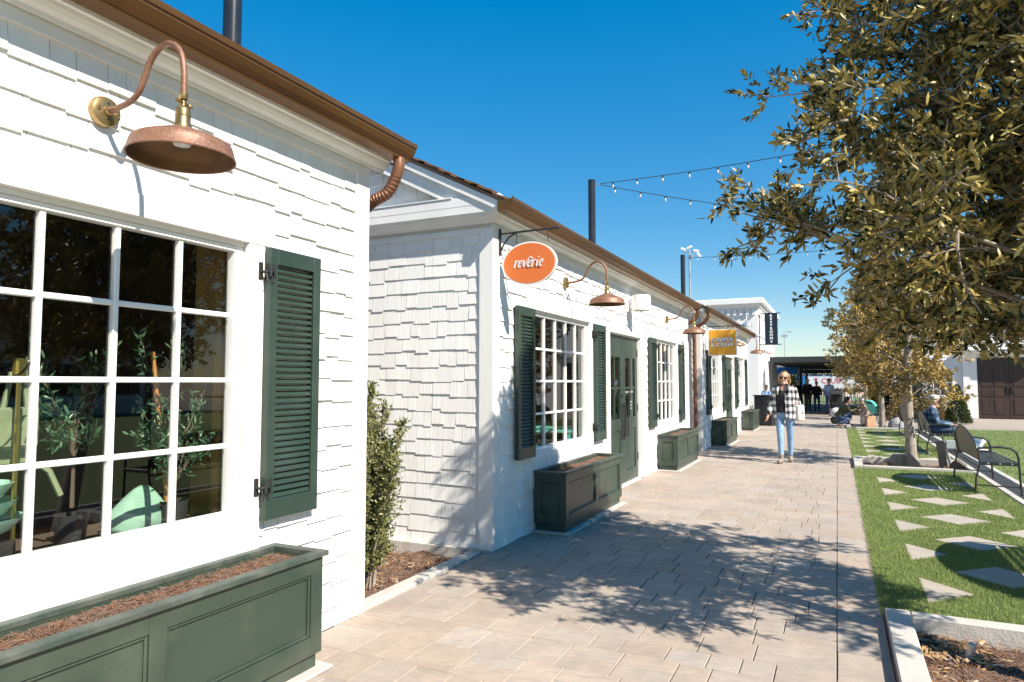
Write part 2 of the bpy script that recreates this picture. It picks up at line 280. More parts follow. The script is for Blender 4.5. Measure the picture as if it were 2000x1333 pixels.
class MB:
    def __init__(s): s.v = []; s.f = []
    def add(s, v, f):
        o = len(s.v); s.v.extend([tuple(p) for p in v]); s.f.extend([tuple(i + o for i in q) for q in f]); return s
    def box(s, x0, x1, y0, y1, z0, z1, bev=0, mtx=None):
        if x1 < x0: x0, x1 = x1, x0
        if y1 < y0: y0, y1 = y1, y0
        if z1 < z0: z0, z1 = z1, z0
        c = Vector(((x0 + x1) / 2, (y0 + y1) / 2, (z0 + z1) / 2)); h = ((x1 - x0) / 2, (y1 - y0) / 2, (z1 - z0) / 2)
        if not bev:
            v = [c + Vector((sx * h[0], sy * h[1], sz * h[2])) for sx in (-1, 1) for sy in (-1, 1) for sz in (-1, 1)]
            f = [(0, 1, 3, 2), (4, 6, 7, 5), (0, 4, 5, 1), (2, 3, 7, 6), (0, 2, 6, 4), (1, 5, 7, 3)]
        else:
            b = min(bev, min(h) * .9); v = []; idx = {}
            for sx in (-1, 1):
                for sy in (-1, 1):
                    for sz in (-1, 1):
                        sg = (sx, sy, sz)
                        for a in range(3):
                            p = [sg[k] * (h[k] - (0 if k == a else b)) for k in range(3)]
                            idx[(sx, sy, sz, a)] = len(v); v.append(c + Vector(p))
            f = []
            for a in range(3):
                o1, o2 = (a + 1) % 3, (a + 2) % 3
                for sg in (-1, 1):
                    q = []
                    for (s1, s2) in ((-1, -1), (1, -1), (1, 1), (-1, 1)):
                        k = [0, 0, 0]; k[a] = sg; k[o1] = s1; k[o2] = s2; q.append(idx[(*k, a)])
                    f.append(tuple(q) if sg > 0 else tuple(reversed(q)))
            for a in range(3):
                o1, o2 = (a + 1) % 3, (a + 2) % 3
                for s1 in (-1, 1):
                    for s2 in (-1, 1):
                        def I(sa, ax):
                            k = [0, 0, 0]; k[a] = sa; k[o1] = s1; k[o2] = s2; return idx[(*k, ax)]
                        q = (I(-1, o1), I(1, o1), I(1, o2), I(-1, o2))
                        f.append(q if s1 * s2 < 0 else tuple(reversed(q)))
            for sx in (-1, 1):
                for sy in (-1, 1):
                    for sz in (-1, 1):
                        q = (idx[(sx, sy, sz, 0)], idx[(sx, sy, sz, 1)], idx[(sx, sy, sz, 2)])
                        f.append(q if sx * sy * sz > 0 else tuple(reversed(q)))
        if mtx is not None: v = [mtx @ p for p in v]
        return s.add(v, f)
    def tube(s, pts, r, seg=10, caps=True):
        pts, fr = frames(pts); n = len(pts)
        rr = r if isinstance(r, (list, tuple)) else [r] * n
        v = []; f = []
        for i in range(n):
            u, b = fr[i]
            for k in range(seg):
                a = 2 * math.pi * k / seg
                v.append(pts[i] + (u * math.cos(a) + b * math.sin(a)) * rr[i])
        for i in range(n - 1):
            for k in range(seg):
                k2 = (k + 1) % seg
                f.append((i * seg + k, i * seg + k2, (i + 1) * seg + k2, (i + 1) * seg + k))
        if caps:
            f.append(tuple(reversed(range(seg)))); f.append(tuple((n - 1) * seg + k for k in range(seg)))
        return s.add(v, f)
    def lathe(s, prof, c=(0, 0, 0), seg=24, axis='Z', close=False):
        v = []; f = []; n = len(prof)
        for (r, h) in prof:
            for k in range(seg):
                a = 2 * math.pi * k / seg; p = (r * math.cos(a), r * math.sin(a), h)
                if axis == 'X': p = (h, p[0], p[1])
                elif axis == 'Y': p = (p[0], -h, p[1])
                v.append((p[0] + c[0], p[1] + c[1], p[2] + c[2]))
        for i in range(n - 1):
            for k in range(seg):
                k2 = (k + 1) % seg
                f.append((i * seg + k, i * seg + k2, (i + 1) * seg + k2, (i + 1) * seg + k))
        if close: f.append(tuple(reversed(range(seg)))); f.append(tuple((n - 1) * seg + k for k in range(seg)))
        return s.add(v, f)
    def prism(s, poly, a, b, axis='Y'):
        """poly 2D ; axis Y: poly=(x,z) ; axis Z: (x,y) ; axis X: (y,z)"""
        n = len(poly); v = []
        for d in (a, b):
            for (p, q) in poly:
                v.append({'Y': (p, d, q), 'Z': (p, q, d), 'X': (d, p, q)}[axis])
        ar = sum(poly[i][0] * poly[(i + 1) % n][1] - poly[(i + 1) % n][0] * poly[i][1] for i in range(n))
        flip = (ar > 0) == (axis != 'Y')
        if b < a: flip = not flip
        f = [tuple(range(n)), tuple(reversed(range(n, 2 * n)))]
        f += [(i, n + i, n + (i + 1) % n, (i + 1) % n) for i in range(n)]
        if flip: f = [tuple(reversed(q)) for q in f]
        return s.add(v, f)
    def ball(s, c, r, seg=12, ring=8):
        if not isinstance(r, (tuple, list)): r = (r, r, r)
        pr = [(math.sin(math.pi * i / ring), -math.cos(math.pi * i / ring)) for i in range(ring + 1)]
        v = []; f = []
        for (a, h) in pr:
            a = max(a, .001)
            for k in range(seg):
                t = 2 * math.pi * k / seg; v.append((c[0] + r[0] * a * math.cos(t), c[1] + r[1] * a * math.sin(t), c[2] + r[2] * h))
        for i in range(ring):
            for k in range(seg):
                k2 = (k + 1) % seg; f.append((i * seg + k, i * seg + k2, (i + 1) * seg + k2, (i + 1) * seg + k))
        return s.add(v, f)
    def mesh(s, name, m=None, smooth=False, auto=None):
        me = bpy.data.meshes.new(name); me.from_pydata([tuple(p) for p in s.v], [], s.f)
        if m: me.materials.append(m)
        if smooth: me.polygons.foreach_set('use_smooth', [True] * len(me.polygons))
        if auto: me.set_sharp_from_angle(angle=R(auto))
        me.update(); return me
    def build(s, name, m, parent=None, smooth=False, auto=None):
        if smooth and auto is None: auto = 40
        return link(name, s.mesh(name, m, smooth, auto), parent)

def link(name, me, parent=None):
    o = bpy.data.objects.new(name, me); COL.objects.link(o)
    if parent: o.parent = parent
    return o
def tag(o, label=None, cat=None, group=None, kind=None):
    if label: o['label'] = label
    if cat: o['category'] = cat
    if group: o['group'] = group
    if kind: o['kind'] = kind
    return o
def thing(name, label, cat, loc=(0, 0, 0), rz=0, group=None):
    o = bpy.data.objects.new(name, None); COL.objects.link(o); o.location = loc; o.rotation_euler = (0, 0, rz); o.empty_display_size = .1
    return tag(o, label, cat, group)
def world_of(o):
    m = o.matrix_basis.copy()
    while o.parent: o = o.parent; m = o.matrix_basis @ m
    return m
def copy_tree(o, parent=None, label=None, group=None):
    c = o.copy(); COL.objects.link(c)
    if parent: c.parent = parent
    if label: c['label'] = label
    if group: c['group'] = group
    for ch in list(o.children): copy_tree(ch, c)
    return c
def big_mesh(name, V, F, m, smooth=False):
    """V (n,3) float, F (m,k) int constant k"""
    V = np.ascontiguousarray(V, dtype=np.float32); F = np.ascontiguousarray(F, dtype=np.int32)
    me = bpy.data.meshes.new(name); k = F.shape[1]
    me.vertices.add(len(V)); me.vertices.foreach_set('co', V.ravel())
    me.loops.add(F.size); me.loops.foreach_set('vertex_index', F.ravel())
    me.polygons.add(len(F)); me.polygons.foreach_set('loop_start', np.arange(0, F.size, k, dtype=np.int32))
    if smooth: me.polygons.foreach_set('use_smooth', np.ones(len(F), dtype=bool))
    me.materials.append(m); me.update(calc_edges=True); return me
def screen_area(P):
    """P (n,k,3) world points -> approx px area in the 2000px picture, 0 when out of frame"""
    Q = P @ CAMI[:3, :3].T + CAMI[:3, 3]
    z = -Q[..., 2]; ok = (z > .1).all(1); z = np.maximum(z, .1)
    x = Q[..., 0] / z * 1333; y = Q[..., 1] / z * 1333
    w_ = x.max(1) - x.min(1); h_ = y.max(1) - y.min(1); cx = x.mean(1); cy = y.mean(1)
    a = w_ * h_; a[(~ok) | (abs(cx) > 1010) | (abs(cy) > 680)] = 0
    return a
def pieces(parent, name, me, mats, limit, rest_name, m):
    """individual parts for the pieces showing largest, the rest joined into one stuff part"""
    if not mats: return
    W = world_of(parent) if parent else Matrix()
    nv = len(me.vertices); v = np.empty(nv * 3); me.vertices.foreach_get('co', v); v = v.reshape(-1, 3)
    A = np.array([np.array(W @ x) for x in mats]); B = np.array([np.array(x) for x in mats])
    P = np.einsum('nij,kj->nki', A[:, :3, :3], v) + A[:, None, :3, 3]
    ar = screen_area(P); order = np.argsort(-ar); keep = [i for i in order[:limit] if ar[i] > 0]
    ks = set(int(i) for i in keep)
    for i in keep:
        o = link(name, me, parent); o.matrix_basis = mats[int(i)]
    rest = [i for i in range(len(mats)) if i not in ks]
    if rest:
        V = (np.einsum('nij,kj->nki', B[rest][:, :3, :3], v) + B[rest][:, None, :3, 3]).reshape(-1, 3)
        fs = [tuple(p.vertices) for p in me.polygons]
        mesh = bpy.data.meshes.new(rest_name)
        allf = []
        for j in range(len(rest)):
            o_ = j * nv; allf.extend([tuple(i + o_ for i in q) for q in fs])
        mesh.from_pydata(V.tolist(), [], allf); mesh.materials.append(m); mesh.update()
        o = link(rest_name, mesh, parent); o['kind'] = 'stuff'
def TRS(loc, scale=(1, 1, 1), rot=(0, 0, 0)):
    from mathutils import Euler
    return Matrix.LocRotScale(Vector(loc), Euler(rot).to_quaternion(), Vector(scale))

TMP = bpy.data.scenes.new('working')
def evaluated(o):
    TMP.collection.objects.link(o)
    vl = TMP.view_layers[0]; vl.update(); dg = vl.depsgraph
    me = bpy.data.meshes.new_from_object(o.evaluated_get(dg)); TMP.collection.objects.unlink(o); bpy.data.objects.remove(o)
    return me
def text_mesh(txt, size, m, extrude=.002, offset=0.0, spacing=1.0, align='CENTER', shear=0.0, line=1.0):
    cu = bpy.data.curves.new('text', 'FONT'); cu.body = txt; cu.size = size; cu.extrude = extrude; cu.offset = offset
    cu.space_character = spacing; cu.align_x = align; cu.align_y = 'CENTER'; cu.shear = shear; cu.space_line = line; cu.resolution_u = 3
    o = bpy.data.objects.new('text', cu); me = evaluated(o); me.materials.clear(); me.materials.append(m); return me
def skin(name, V, E, m, parent, root, sub=2):
    """V: {key:(co,(rx,ry) or r)}"""
    keys = list(V); ix = {k: i for i, k in enumerate(keys)}
    me = bpy.data.meshes.new(name); me.from_pydata([V[k][0] for k in keys], [(ix[a], ix[b]) for a, b in E], [])
    o = bpy.data.objects.new(name, me); o.modifiers.new('s', 'SKIN'); 
    sd = me.skin_vertices[0].data
    for i, k in enumerate(keys):
        r = V[k][1]; sd[i].radius = (r, r) if not isinstance(r, tuple) else r
        sd[i].use_root = (k == root)
    md = o.modifiers.new('u', 'SUBSURF'); md.levels = sub; md.render_levels = sub
    ev = evaluated(o); ev.materials.clear(); ev.materials.append(m)
    ev.polygons.foreach_set('use_smooth', [True] * len(ev.polygons)); ev.name = name
    return link(name, ev, parent)

# ------------------------------------------------------------------ ground, path, kerbs, turf
def sheet(name, x0, x1, y0, y1, z, m, kind='structure', n=1):
    b = MB().add([(x0, y0, z), (x1, y0, z), (x1, y1, z), (x0, y1, z)], [(0, 1, 2, 3)])
    o = b.build(name, m); o['kind'] = kind; return o
sheet('ground', -900, 900, -900, 900, -.16, M['tan'])
sheet('lawn_ground', -60, 60, 52.6, 80, -.02, M['lawn_far'])
sheet('lawn', 2.40, 24, -14, 25.7, .022, M['lawn_far'])
sheet('far_paving', 24, 60, -14, 26.9, -.01, M['plaza'])
sheet('plaza', -2.4, 40, 27.2, 52.5, -.012, M['plaza'])
sheet('cross_path', 2.0, 40, 25.7, 27.2, -.016, M['plaza'])
sheet('cross_path', .235, 2.0, 26.41, 27.2, -.016, M['plaza'])
sheet('lawn_edge', 1.985, 2.41, 24.7, 25.7, -.02, M['plaza'])
sheet('side_path', -30, -2.72, 24.0, 52.5, -.020, M['plaza'])

path = MB().box(-2.87, .232, -4.5, 27.2, -.1, -.024).build('path', M['sand']); path['kind'] = 'structure'
def paver_mesh(w_, d_):
    return MB().box(-w_ / 2, w_ / 2, -d_ / 2, d_ / 2, -.05, 0, bev=.0035).mesh('paver', M['paver'])
paver_sets = {}
def add_paver(cx, cy, w_, d_):
    k = (round(w_, 3), round(d_, 3))
    paver_sets.setdefault(k, []).append(TRS((cx, cy, rnd.uniform(-.0025, .0015)), (1, 1, 1), (rnd.gauss(0, .003), rnd.gauss(0, .003), rnd.gauss(0, .002))))
GAP = .005
y = -4.4; shift = 0
while y < 27.0:
    d = rnd.choice([.20, .25, .25, .32, .32]); x = -2.84
    while x < -.05:
        w_ = rnd.choice([.17, .22, .26, .30, .35]) if x > -2.8 else rnd.choice([.15, .22, .28, .35])
        if -.04 - (x + w_) < .15: w_ = -.04 - x
        if d > .30 and rnd.random() < .30 and w_ > .25:
            add_paver(x + w_ / 2, y + d / 4, w_ - GAP, d / 2 - GAP); add_paver(x + w_ / 2, y + d * .75, w_ - GAP, d / 2 - GAP)
        else: add_paver(x + w_ / 2, y + d / 2, w_ - GAP, d - GAP)
        x += w_
    y += d
y = -4.4
while y < 27.0:
    d = rnd.choice([.36, .40, .44]); add_paver(.0955 + rnd.uniform(-.0015, .0015), y + d / 2, .266, d - .005); y += d
allp = []
for k, ms in paver_sets.items():
    me = paver_mesh(*k); A = np.array([np.array(m_) for m_ in ms])
    nv = len(me.vertices); v = np.empty(nv * 3); me.vertices.foreach_get('co', v); v = v.reshape(-1, 3)
    ar = screen_area(np.einsum('nij,kj->nki', A[:, :3, :3], v) + A[:, None, :3, 3])
    allp += [(ar[i], me, v, ms[i]) for i in range(len(ms))]
allp.sort(key=lambda t: -t[0])
for a, me, v, m_ in allp[:300]:
    o = link('paver', me, path); o.matrix_basis = m_
VV = []; FF = []; q = [tuple(p.vertices) for p in allp[0][1].polygons]; o_ = 0
for a, me, v, m_ in allp[300:]:
    mm = np.array(m_); VV.append(v @ mm[:3, :3].T + mm[:3, 3]); FF += [tuple(i + o_ for i in f) for f in q]; o_ += len(v)
me = bpy.data.meshes.new('paver_field'); me.from_pydata(np.concatenate(VV).tolist(), [], FF); me.materials.append(M['paver']); me.update()
o = link('paver_field', me, path); o['kind'] = 'stuff'

def kerb_run(parent, x0, x1, y0, y1, z0, z1, step, axis):
    """kerb stones laid end to end with thin joints"""
    a0, a1 = (y0, y1) if axis == 'y' else (x0, x1)
    n = max(1, round((a1 - a0) / step)); s = (a1 - a0) / n
    for i in range(n):
        p, q = a0 + i * s + .0015, a0 + (i + 1) * s - .0015
        b = MB()
        if axis == 'y': b.box(x0, x1, p, q, z0, z1, bev=.008)
        else: b.box(p, q, y0, y1, z0, z1, bev=.008)
        b.build('kerb_stone', M['concrete'], parent)

# planting beds that break the strip of turf
def mulch_sheet(x0, x1, y0, y1, z, name, n=40, parent=None, amp=.018):
    nx = max(2, int(n)); ny = max(2, int(n * (y1 - y0) / (x1 - x0)))
    X, Y = np.meshgrid(np.linspace(x0, x1, nx), np.linspace(y0, y1, ny)); Z = z + npr.normal(0, amp * .45, X.shape) + amp * np.sin(X * 9 + 1) * np.cos(Y * 7)
    V = np.stack([X, Y, Z], -1).reshape(-1, 3); i = np.arange((ny - 1) * nx).reshape(ny - 1, nx)[:, :-1].ravel()
    F = np.stack([i, i + 1, i + nx + 1, i + nx], 1)
    o = link(name, big_mesh(name, V, F, M['mulch']), parent); o['kind'] = 'stuff'; return o
def shreds(x0, x1, y0, y1, z, n, name, m, ln=(.02, .06), wd=(.002, .006), th=.003, parent=None, tilt=.35):
    c = np.stack([npr.uniform(x0, x1, n), npr.uniform(y0, y1, n), z + npr.uniform(0, .02, n)], 1)
    a = npr.uniform(0, 6.283, n); t = npr.normal(0, tilt, n); L = npr.uniform(*ln, n) / 2; W = npr.uniform(*wd, n) / 2
    u = np.stack([np.cos(a) * np.cos(t), np.sin(a) * np.cos(t), np.sin(t)], 1); s = np.stack([-np.sin(a), np.cos(a), npr.normal(0, .3, n)], 1)
    s /= np.linalg.norm(s, axis=1, keepdims=True); nn = np.cross(u, s)
    V = []
    for (i, j, k) in ((-1, -.5, 0), (1, -.8, 0), (.8, 1, 0), (-.9, .7, 0), (0, 0, 1)):
        V.append(c + u * (L * i)[:, None] + s * (W * j)[:, None] + nn * (th * k))
    V = np.stack(V, 1).reshape(-1, 3); b = (np.arange(n) * 5)[:, None]
    F = np.concatenate([b + np.array([[p, q, 4]]) for p, q in ((0, 1), (1, 2), (2, 3), (3, 0))])
    o = link(name, big_mesh(name, V, F, m), parent); o['kind'] = 'stuff'; return o
KZ = .062
def bed(y0, y1, label, chips):
    t = thing('planting_bed', label, 'planting bed', (0, 0, 0), 0, 'kerbed tree beds in the turf strip')
    kerb_run(t, .236, .375, y0, y1, -.15, KZ, 1.75, 'y')
    kerb_run(t, .377, 1.98, y1 - .115, y1, -.15, KZ - .003, 1.6, 'x')
    kerb_run(t, .377, 1.98, y0, y0 + .115, -.15, KZ - .003, 1.6, 'x')
    mulch_sheet(.37, 1.99, y0 + .1, y1 - .1, -.055, 'mulch', 46, t)
    shreds(.39, 1.9, y0 + .14, y1 - .14, -.045, chips, 'shredded_bark', M['shred'], parent=t)
    return t
b1 = bed(3.15, 5.06, 'concrete kerbed bed of bare mulch and pale chips at the front corner', 5000)
shreds(.40, .75, 4.5, 4.92, -.035, 130, 'wood_chip_scatter', M['chip'], (.03, .09), (.008, .02), .006, b1, .2)
shreds(.40, 1.6, 3.3, 4.92, -.04, 260, 'wood_chip_scatter', M['chip'], (.02, .06), (.006, .016), .005, b1, .2)
shreds(.40, .7, 3.4, 4.3, -.035, 120, 'wood_chip_scatter', M['chip'], (.03, .08), (.006, .02), .005, b1, .2)
bed(13.42, 15.1, 'concrete kerbed mulch bed halfway along the turf holding the slim tree', 900)
bed(24.75, 26.4, 'concrete kerbed bed beyond the last diamond stones', 300)
# steel edging along the path side of the front bed
MB().box(.2325, .2358, 3.0, 5.06, -.03, .045).build('edging_strip', M['fascia'], b1)

# turf with diamond stepping stones
def turf(y0, y1):
    o = MB().box(.234, 1.975, y0, y1, -.1, .006).build('turf', M['turf']); o['kind'] = 'structure'; return o
tf1 = turf(5.062, 13.418); tf2 = turf(15.102, 24.748); tf0 = turf(-9, 3.148)
stones = []
def stone(poly, label):
    c = (sum(p[0] for p in poly) / len(poly), sum(p[1] for p in poly) / len(poly))
    o = MB().prism(poly, -.03, .018, 'Z').build('stepping_stone', M['stone'])
    tag(o, label, 'paving stone', 'diamond and triangle stepping stones in the turf'); stones.append((poly, c)); return o
ORD = ['nearest', 'second nearest', 'third nearest', 'fourth nearest', 'fifth nearest', 'sixth nearest', 'seventh', 'eighth', 'ninth', 'tenth', 'eleventh', 'twelfth', 'thirteenth', 'fourteenth', 'fifteenth', 'sixteenth']
nl = nd = nrr = 0
for k in range(16):
    yt = 5.79 + 1.222 * k; yd = yt - .611
    if yt + .32 < 13.4 or 15.45 < yt < 24.4:
        where = 'before the tree bed' if yt < 13.4 else 'beyond the tree bed'
        stone([(.52, yt - .33), (.83, yt), (.52, yt + .33)], f'triangular pale stone by the path edge {where}, {ORD[nl]} from the camera'); nl += 1
        stone([(1.72, yt - .33), (1.72, yt + .33), (1.41, yt)], f'triangular pale stone by the bench side {where}, {ORD[nrr]} from the camera'); nrr += 1
    if (5.4 < yd + .2 and yd + .32 < 13.4) or 15.45 < yd < 24.4:
        where = 'before the tree bed' if yd < 13.4 else 'beyond the tree bed'
        stone([(.785, yd), (1.115, yd - .32), (1.445, yd), (1.115, yd + .32)], f'diamond pale stone in mid turf {where}, {ORD[nd]} from the camera'); nd += 1

def in_stones(x, y, mg=.0):
    m_ = np.zeros(len(x), bool)
    for poly, c in stones:
        ins = np.ones(len(x), bool); n = len(poly); ar = sum(poly[i][0] * poly[(i + 1) % n][1] - poly[(i + 1) % n][0] * poly[i][1] for i in range(n))
        for i in range(n):
            (ax, ay), (bx, by) = poly[i], poly[(i + 1) % n]
            cr = ((bx - ax) * (y - ay) - (by - ay) * (x - ax)) * (1 if ar > 0 else -1) / math.hypot(bx - ax, by - ay)
            ins &= cr > mg
        m_ |= ins
    return m_
def blades(x, y, z, hgt, wid, name, lean=.5):
    n = len(x); a = npr.uniform(0, 6.283, n); h = hgt * npr.uniform(.6, 1.25, n); le = npr.uniform(.1, lean, n) * h
    la = npr.uniform(0, 6.283, n); w2 = wid * npr.uniform(.6, 1.2, n)
    P = np.stack([x, y, np.full(n, z)], 1); s = np.stack([np.cos(a), np.sin(a), np.zeros(n)], 1) * w2[:, None]
    l = np.stack([np.cos(la) * le, np.sin(la) * le, h], 1)
    V = np.stack([P - s, P + s, P + l * .6 + s * .7 , P + l], 1).reshape(-1, 3); b = (np.arange(n) * 4)[:, None]
    F = np.concatenate([b + np.array([[0, 1, 2]]), b + np.array([[0, 2, 3]])])
    o = link(name, big_mesh(name, V, F, M['turf_blade'])); tag(o, 'short green artificial turf blades', 'grass', kind='stuff'); return o
def scatter(x0, x1, y0, y1, dens):
    n = int((x1 - x0) * (y1 - y0) * dens); return npr.uniform(x0, x1, n), npr.uniform(y0, y1, n)
for (ya, yb, dn, hh, ww) in ((5.07, 7.6, 26000, .024, .0020), (7.6, 10.4, 15000, .026, .0026), (10.4, 13.41, 9000, .027, .0034), (15.11, 24.7, 2600, .028, .005)):
    x, y = scatter(.215 if ya < 13 else .225, 1.975, ya, yb, dn); k = ~in_stones(x, y, .013); blades(x[k], y[k], .004, hh, ww, 'turf_grass')
x, y = scatter(2.42, 6.5, 9.5, 25, 1500); k = x < .23 * y + 1.0; blades(x[k], y[k], .02, .024, .005, 'lawn_grass')

# drainage channel between turf and lawn
dr = thing('drain_channel', 'long dark grated drain between pale kerbs beside the lawn', 'drain', (0, 0, 0))
kerb_run(dr, 1.985, 2.075, -6, 24.7, -.1, .034, 1.2, 'y'); kerb_run(dr, 2.315, 2.405, -6, 24.7, -.1, .034, 1.2, 'y')
MB().box(2.0755, 2.3145, -6, 24.7, -.1, -.03).build('channel', M['sand'], dr)
g = []
for k in range(0, 62):
    y0 = -6 + k * .5
    b = MB()
    for x0, x1 in ((2.078, 2.10), (2.185, 2.205), (2.29, 2.312)): b.box(x0, x1, y0, y0 + .494, .0, .026)
    for j in range(16): b.box(2.101, 2.184, y0 + j * .031, y0 + j * .031 + .017, .004, .024).box(2.206, 2.289, y0 + j * .031, y0 + j * .031 + .017, .004, .024)
    g.append(y0); 
    if k == 0: gme = b.mesh('grate', M['grate'])
    b = None
for y0 in g:
    o = link('grate', gme, dr); o.location = (0, y0 + 6, 0)

# strip of mulch between the first two shops
nb = thing('mulch_bed', 'small mulch bed with fallen yellow leaves between the two shops', 'planting bed', (0, 0, 0))
kerb_run(nb, -2.99, -2.875, 3.70, 5.40, -.15, .012, 1.7, 'y')
mulch_sheet(-4.9, -2.98, 3.6, 5.45, -.075, 'mulch', 44, nb)
shreds(-4.3, -3.0, 3.72, 5.36, -.06, 2600, 'shredded_bark', M['shred'], parent=nb)
shreds(-4.1, -3.0, 3.9, 5.3, -.05, 220, 'fallen_leaf_scatter', M['chip'], (.03, .06), (.01, .02), .004, nb, .25)

# ------------------------------------------------------------------ shops
def subtract(y0, y1, z0, z1, holes):
    rects = [(y0, y1, z0, z1)]
    for (a, b, c, d) in holes:
        out = []
        for (p, q, r, s) in rects:
            if b <= p or a >= q or d <= r or c >= s: out.append((p, q, r, s)); continue
            if c > r: out.append((p, q, r, c))
            if d < s: out.append((p, q, d, s))
            r2, s2 = max(r, c), min(s, d)
            if a > p: out.append((p, a, r2, s2))
            if b < q: out.append((b, q, r2, s2))
        rects = out
    return rects
SH = MB().add([(0, -.5, 0), (0, .5, 0), (0, .5, 1), (0, -.5, 1), (1, -.5, 0), (1, .5, 0), (.3, .5, 1), (.3, -.5, 1)],
              [(4, 5, 6, 7), (0, 1, 5, 4), (1, 2, 6, 5), (3, 0, 4, 7), (2, 3, 7, 6)]).mesh('shingle', M['shingle'])
def shingle_rects(y0, y1, z0, z1, holes, top=None, pitch=.1385, th_=(.020, .027)):
    """yields (yc, z, w, h, thick) over a flat wall; top(y) optional sloping limit"""
    out = []; n = int(math.ceil((z1 - z0) / pitch))
    for i in range(n):
        za = z0 + i * pitch; zb = za + pitch + .012
        yy = y0
        while yy < y1 - .01:
            w_ = rnd.choice([.09, .11, .13, .15, .17, .19, .22]) * rnd.uniform(.92, 1.08)
            if y1 - (yy + w_) < .06: w_ = y1 - yy
            st = rnd.choice([0, 0, -.012, -.024, -.026]) + rnd.uniform(-.003, .003)
            a, b = yy + .0015, yy + w_ - .0015; c, d = max(za + st, z0 - .004), min(zb, z1)
            yy += w_
            if top and za > min(top(a), top(b)) - .03: continue
            if top: d = min(d, min(top(a), top(b)))
            hit = [(p, q, r, s) for (p, q, r, s) in holes if a < q and b > p and c < s and d > r]
            if hit:
                for (ra, rb, rc, rd) in subtract(a, b, c, d, hit):
                    if rb - ra > .015 and rd - rc > .02: out.append(((ra + rb) / 2, rc, rb - ra, rd - rc, rnd.uniform(*th_)))
            else: out.append(((a + b) / 2, c, b - a, d - c, rnd.uniform(*th_)))
    return out

GP, ROWS, COLS = .323, 4, 5
def make_window(cot, yc, parts=True, cols=5):
    hw = GP * cols / 2
    b = MB()
    # casing boards, proud of the shingles
    b.box(.0, .032, yc - hw - .165, yc - hw - .052, .775, 2.245, bev=.003); b.box(.0, .032, yc + hw + .052, yc + hw + .165, .775, 2.245, bev=.003)
    b.box(.0, .034, yc - hw - .235, yc + hw + .235, 2.247, 2.352, bev=.003)
    b.box(.0, .030, yc - hw - .165, yc + hw + .165, .44, .773, bev=.003)
    # reveal
    b.box(-.14, -.001, yc - hw - .075, yc - hw - .058, .775, 2.245); b.box(-.14, -.001, yc + hw + .058, yc + hw + .075, .775, 2.245)
    b.box(-.14, -.001, yc - hw - .057, yc + hw + .057, 2.226, 2.246); b.box(-.14, .012, yc - hw - .057, yc + hw + .057, .774, .786)
    wn = b.build('window', M['white'], cot)
    # sash
    b = MB()
    for (a, c, d, e) in ((yc - hw - .0578, yc - hw, .7865, 2.2258), (yc + hw, yc + hw + .0578, .7865, 2.2258), (yc - hw, yc + hw, .787, .826), (yc - hw, yc + hw, 2.195, 2.225)):
        b.box(-.072, -.014, a, c, d, e, bev=.004)
    b.build('sash', M['smooth_white'], wn)
    rows = (2.195 - .826) / ROWS
    if parts:
        mv = MB().box(-.058, -.024, -.0125, .0125, .826, 2.195, bev=.004).mesh('muntin', M['smooth_white'])
        for k in range(1, cols): o = link('muntin', mv, wn); o.location = (0, yc - hw + GP * k, 0)
        mh = MB().box(-.056, -.026, -GP / 2 + .0125, GP / 2 - .0125, -.0125, .0125, bev=.004).mesh('muntin', M['smooth_white'])
        pm = MB().add([(-.047, -GP / 2 + .011, -rows / 2 + .011), (-.047, GP / 2 - .011, -rows / 2 + .011), (-.047, GP / 2 - .011, rows / 2 - .011), (-.047, -GP / 2 + .011, rows / 2 - .011)], [(0, 1, 2, 3)]).mesh('pane', M['glass'])
        for k in range(cols):
            for j in range(ROWS):
                yy = yc - hw + GP * (k + .5)
                if j: o = link('muntin', mh, wn); o.location = (0, yy, .826 + rows * j)
                o = link('pane', pm, wn); o.location = (0, yy, .826 + rows * (j + .5))
    else:
        b = MB(); p = MB()
        for k in range(1, cols): b.box(-.058, -.024, yc - hw + GP * k - .0125, yc - hw + GP * k + .0125, .826, 2.195)
        for j in range(1, ROWS):
            for k in range(cols): b.box(-.056, -.026, yc - hw + GP * k + .0125, yc - hw + GP * (k + 1) - .0125, .826 + rows * j - .0125, .826 + rows * j + .0125)
        b.build('muntin_grid', M['smooth_white'], wn)['kind'] = 'stuff'
        for k in range(cols):
            for j in range(ROWS):
                y0, z0 = yc - hw + GP * k + .011, .826 + rows * j + .011
                p.add([(-.047, y0, z0), (-.047, y0 + GP - .022, z0), (-.047, y0 + GP - .022, z0 + rows - .022), (-.047, y0, z0 + rows - .022)], [(0, 1, 2, 3)])
        p.build('panes', M['glass'], wn)['kind'] = 'stuff'
    return wn
SLAT = MB().box(-.017, .017, -.145, .145, -.0035, .0035, bev=.002, mtx=Matrix.Rotation(R(52), 4, 'Y')).mesh('slat', M['green'])
SH_W = .405
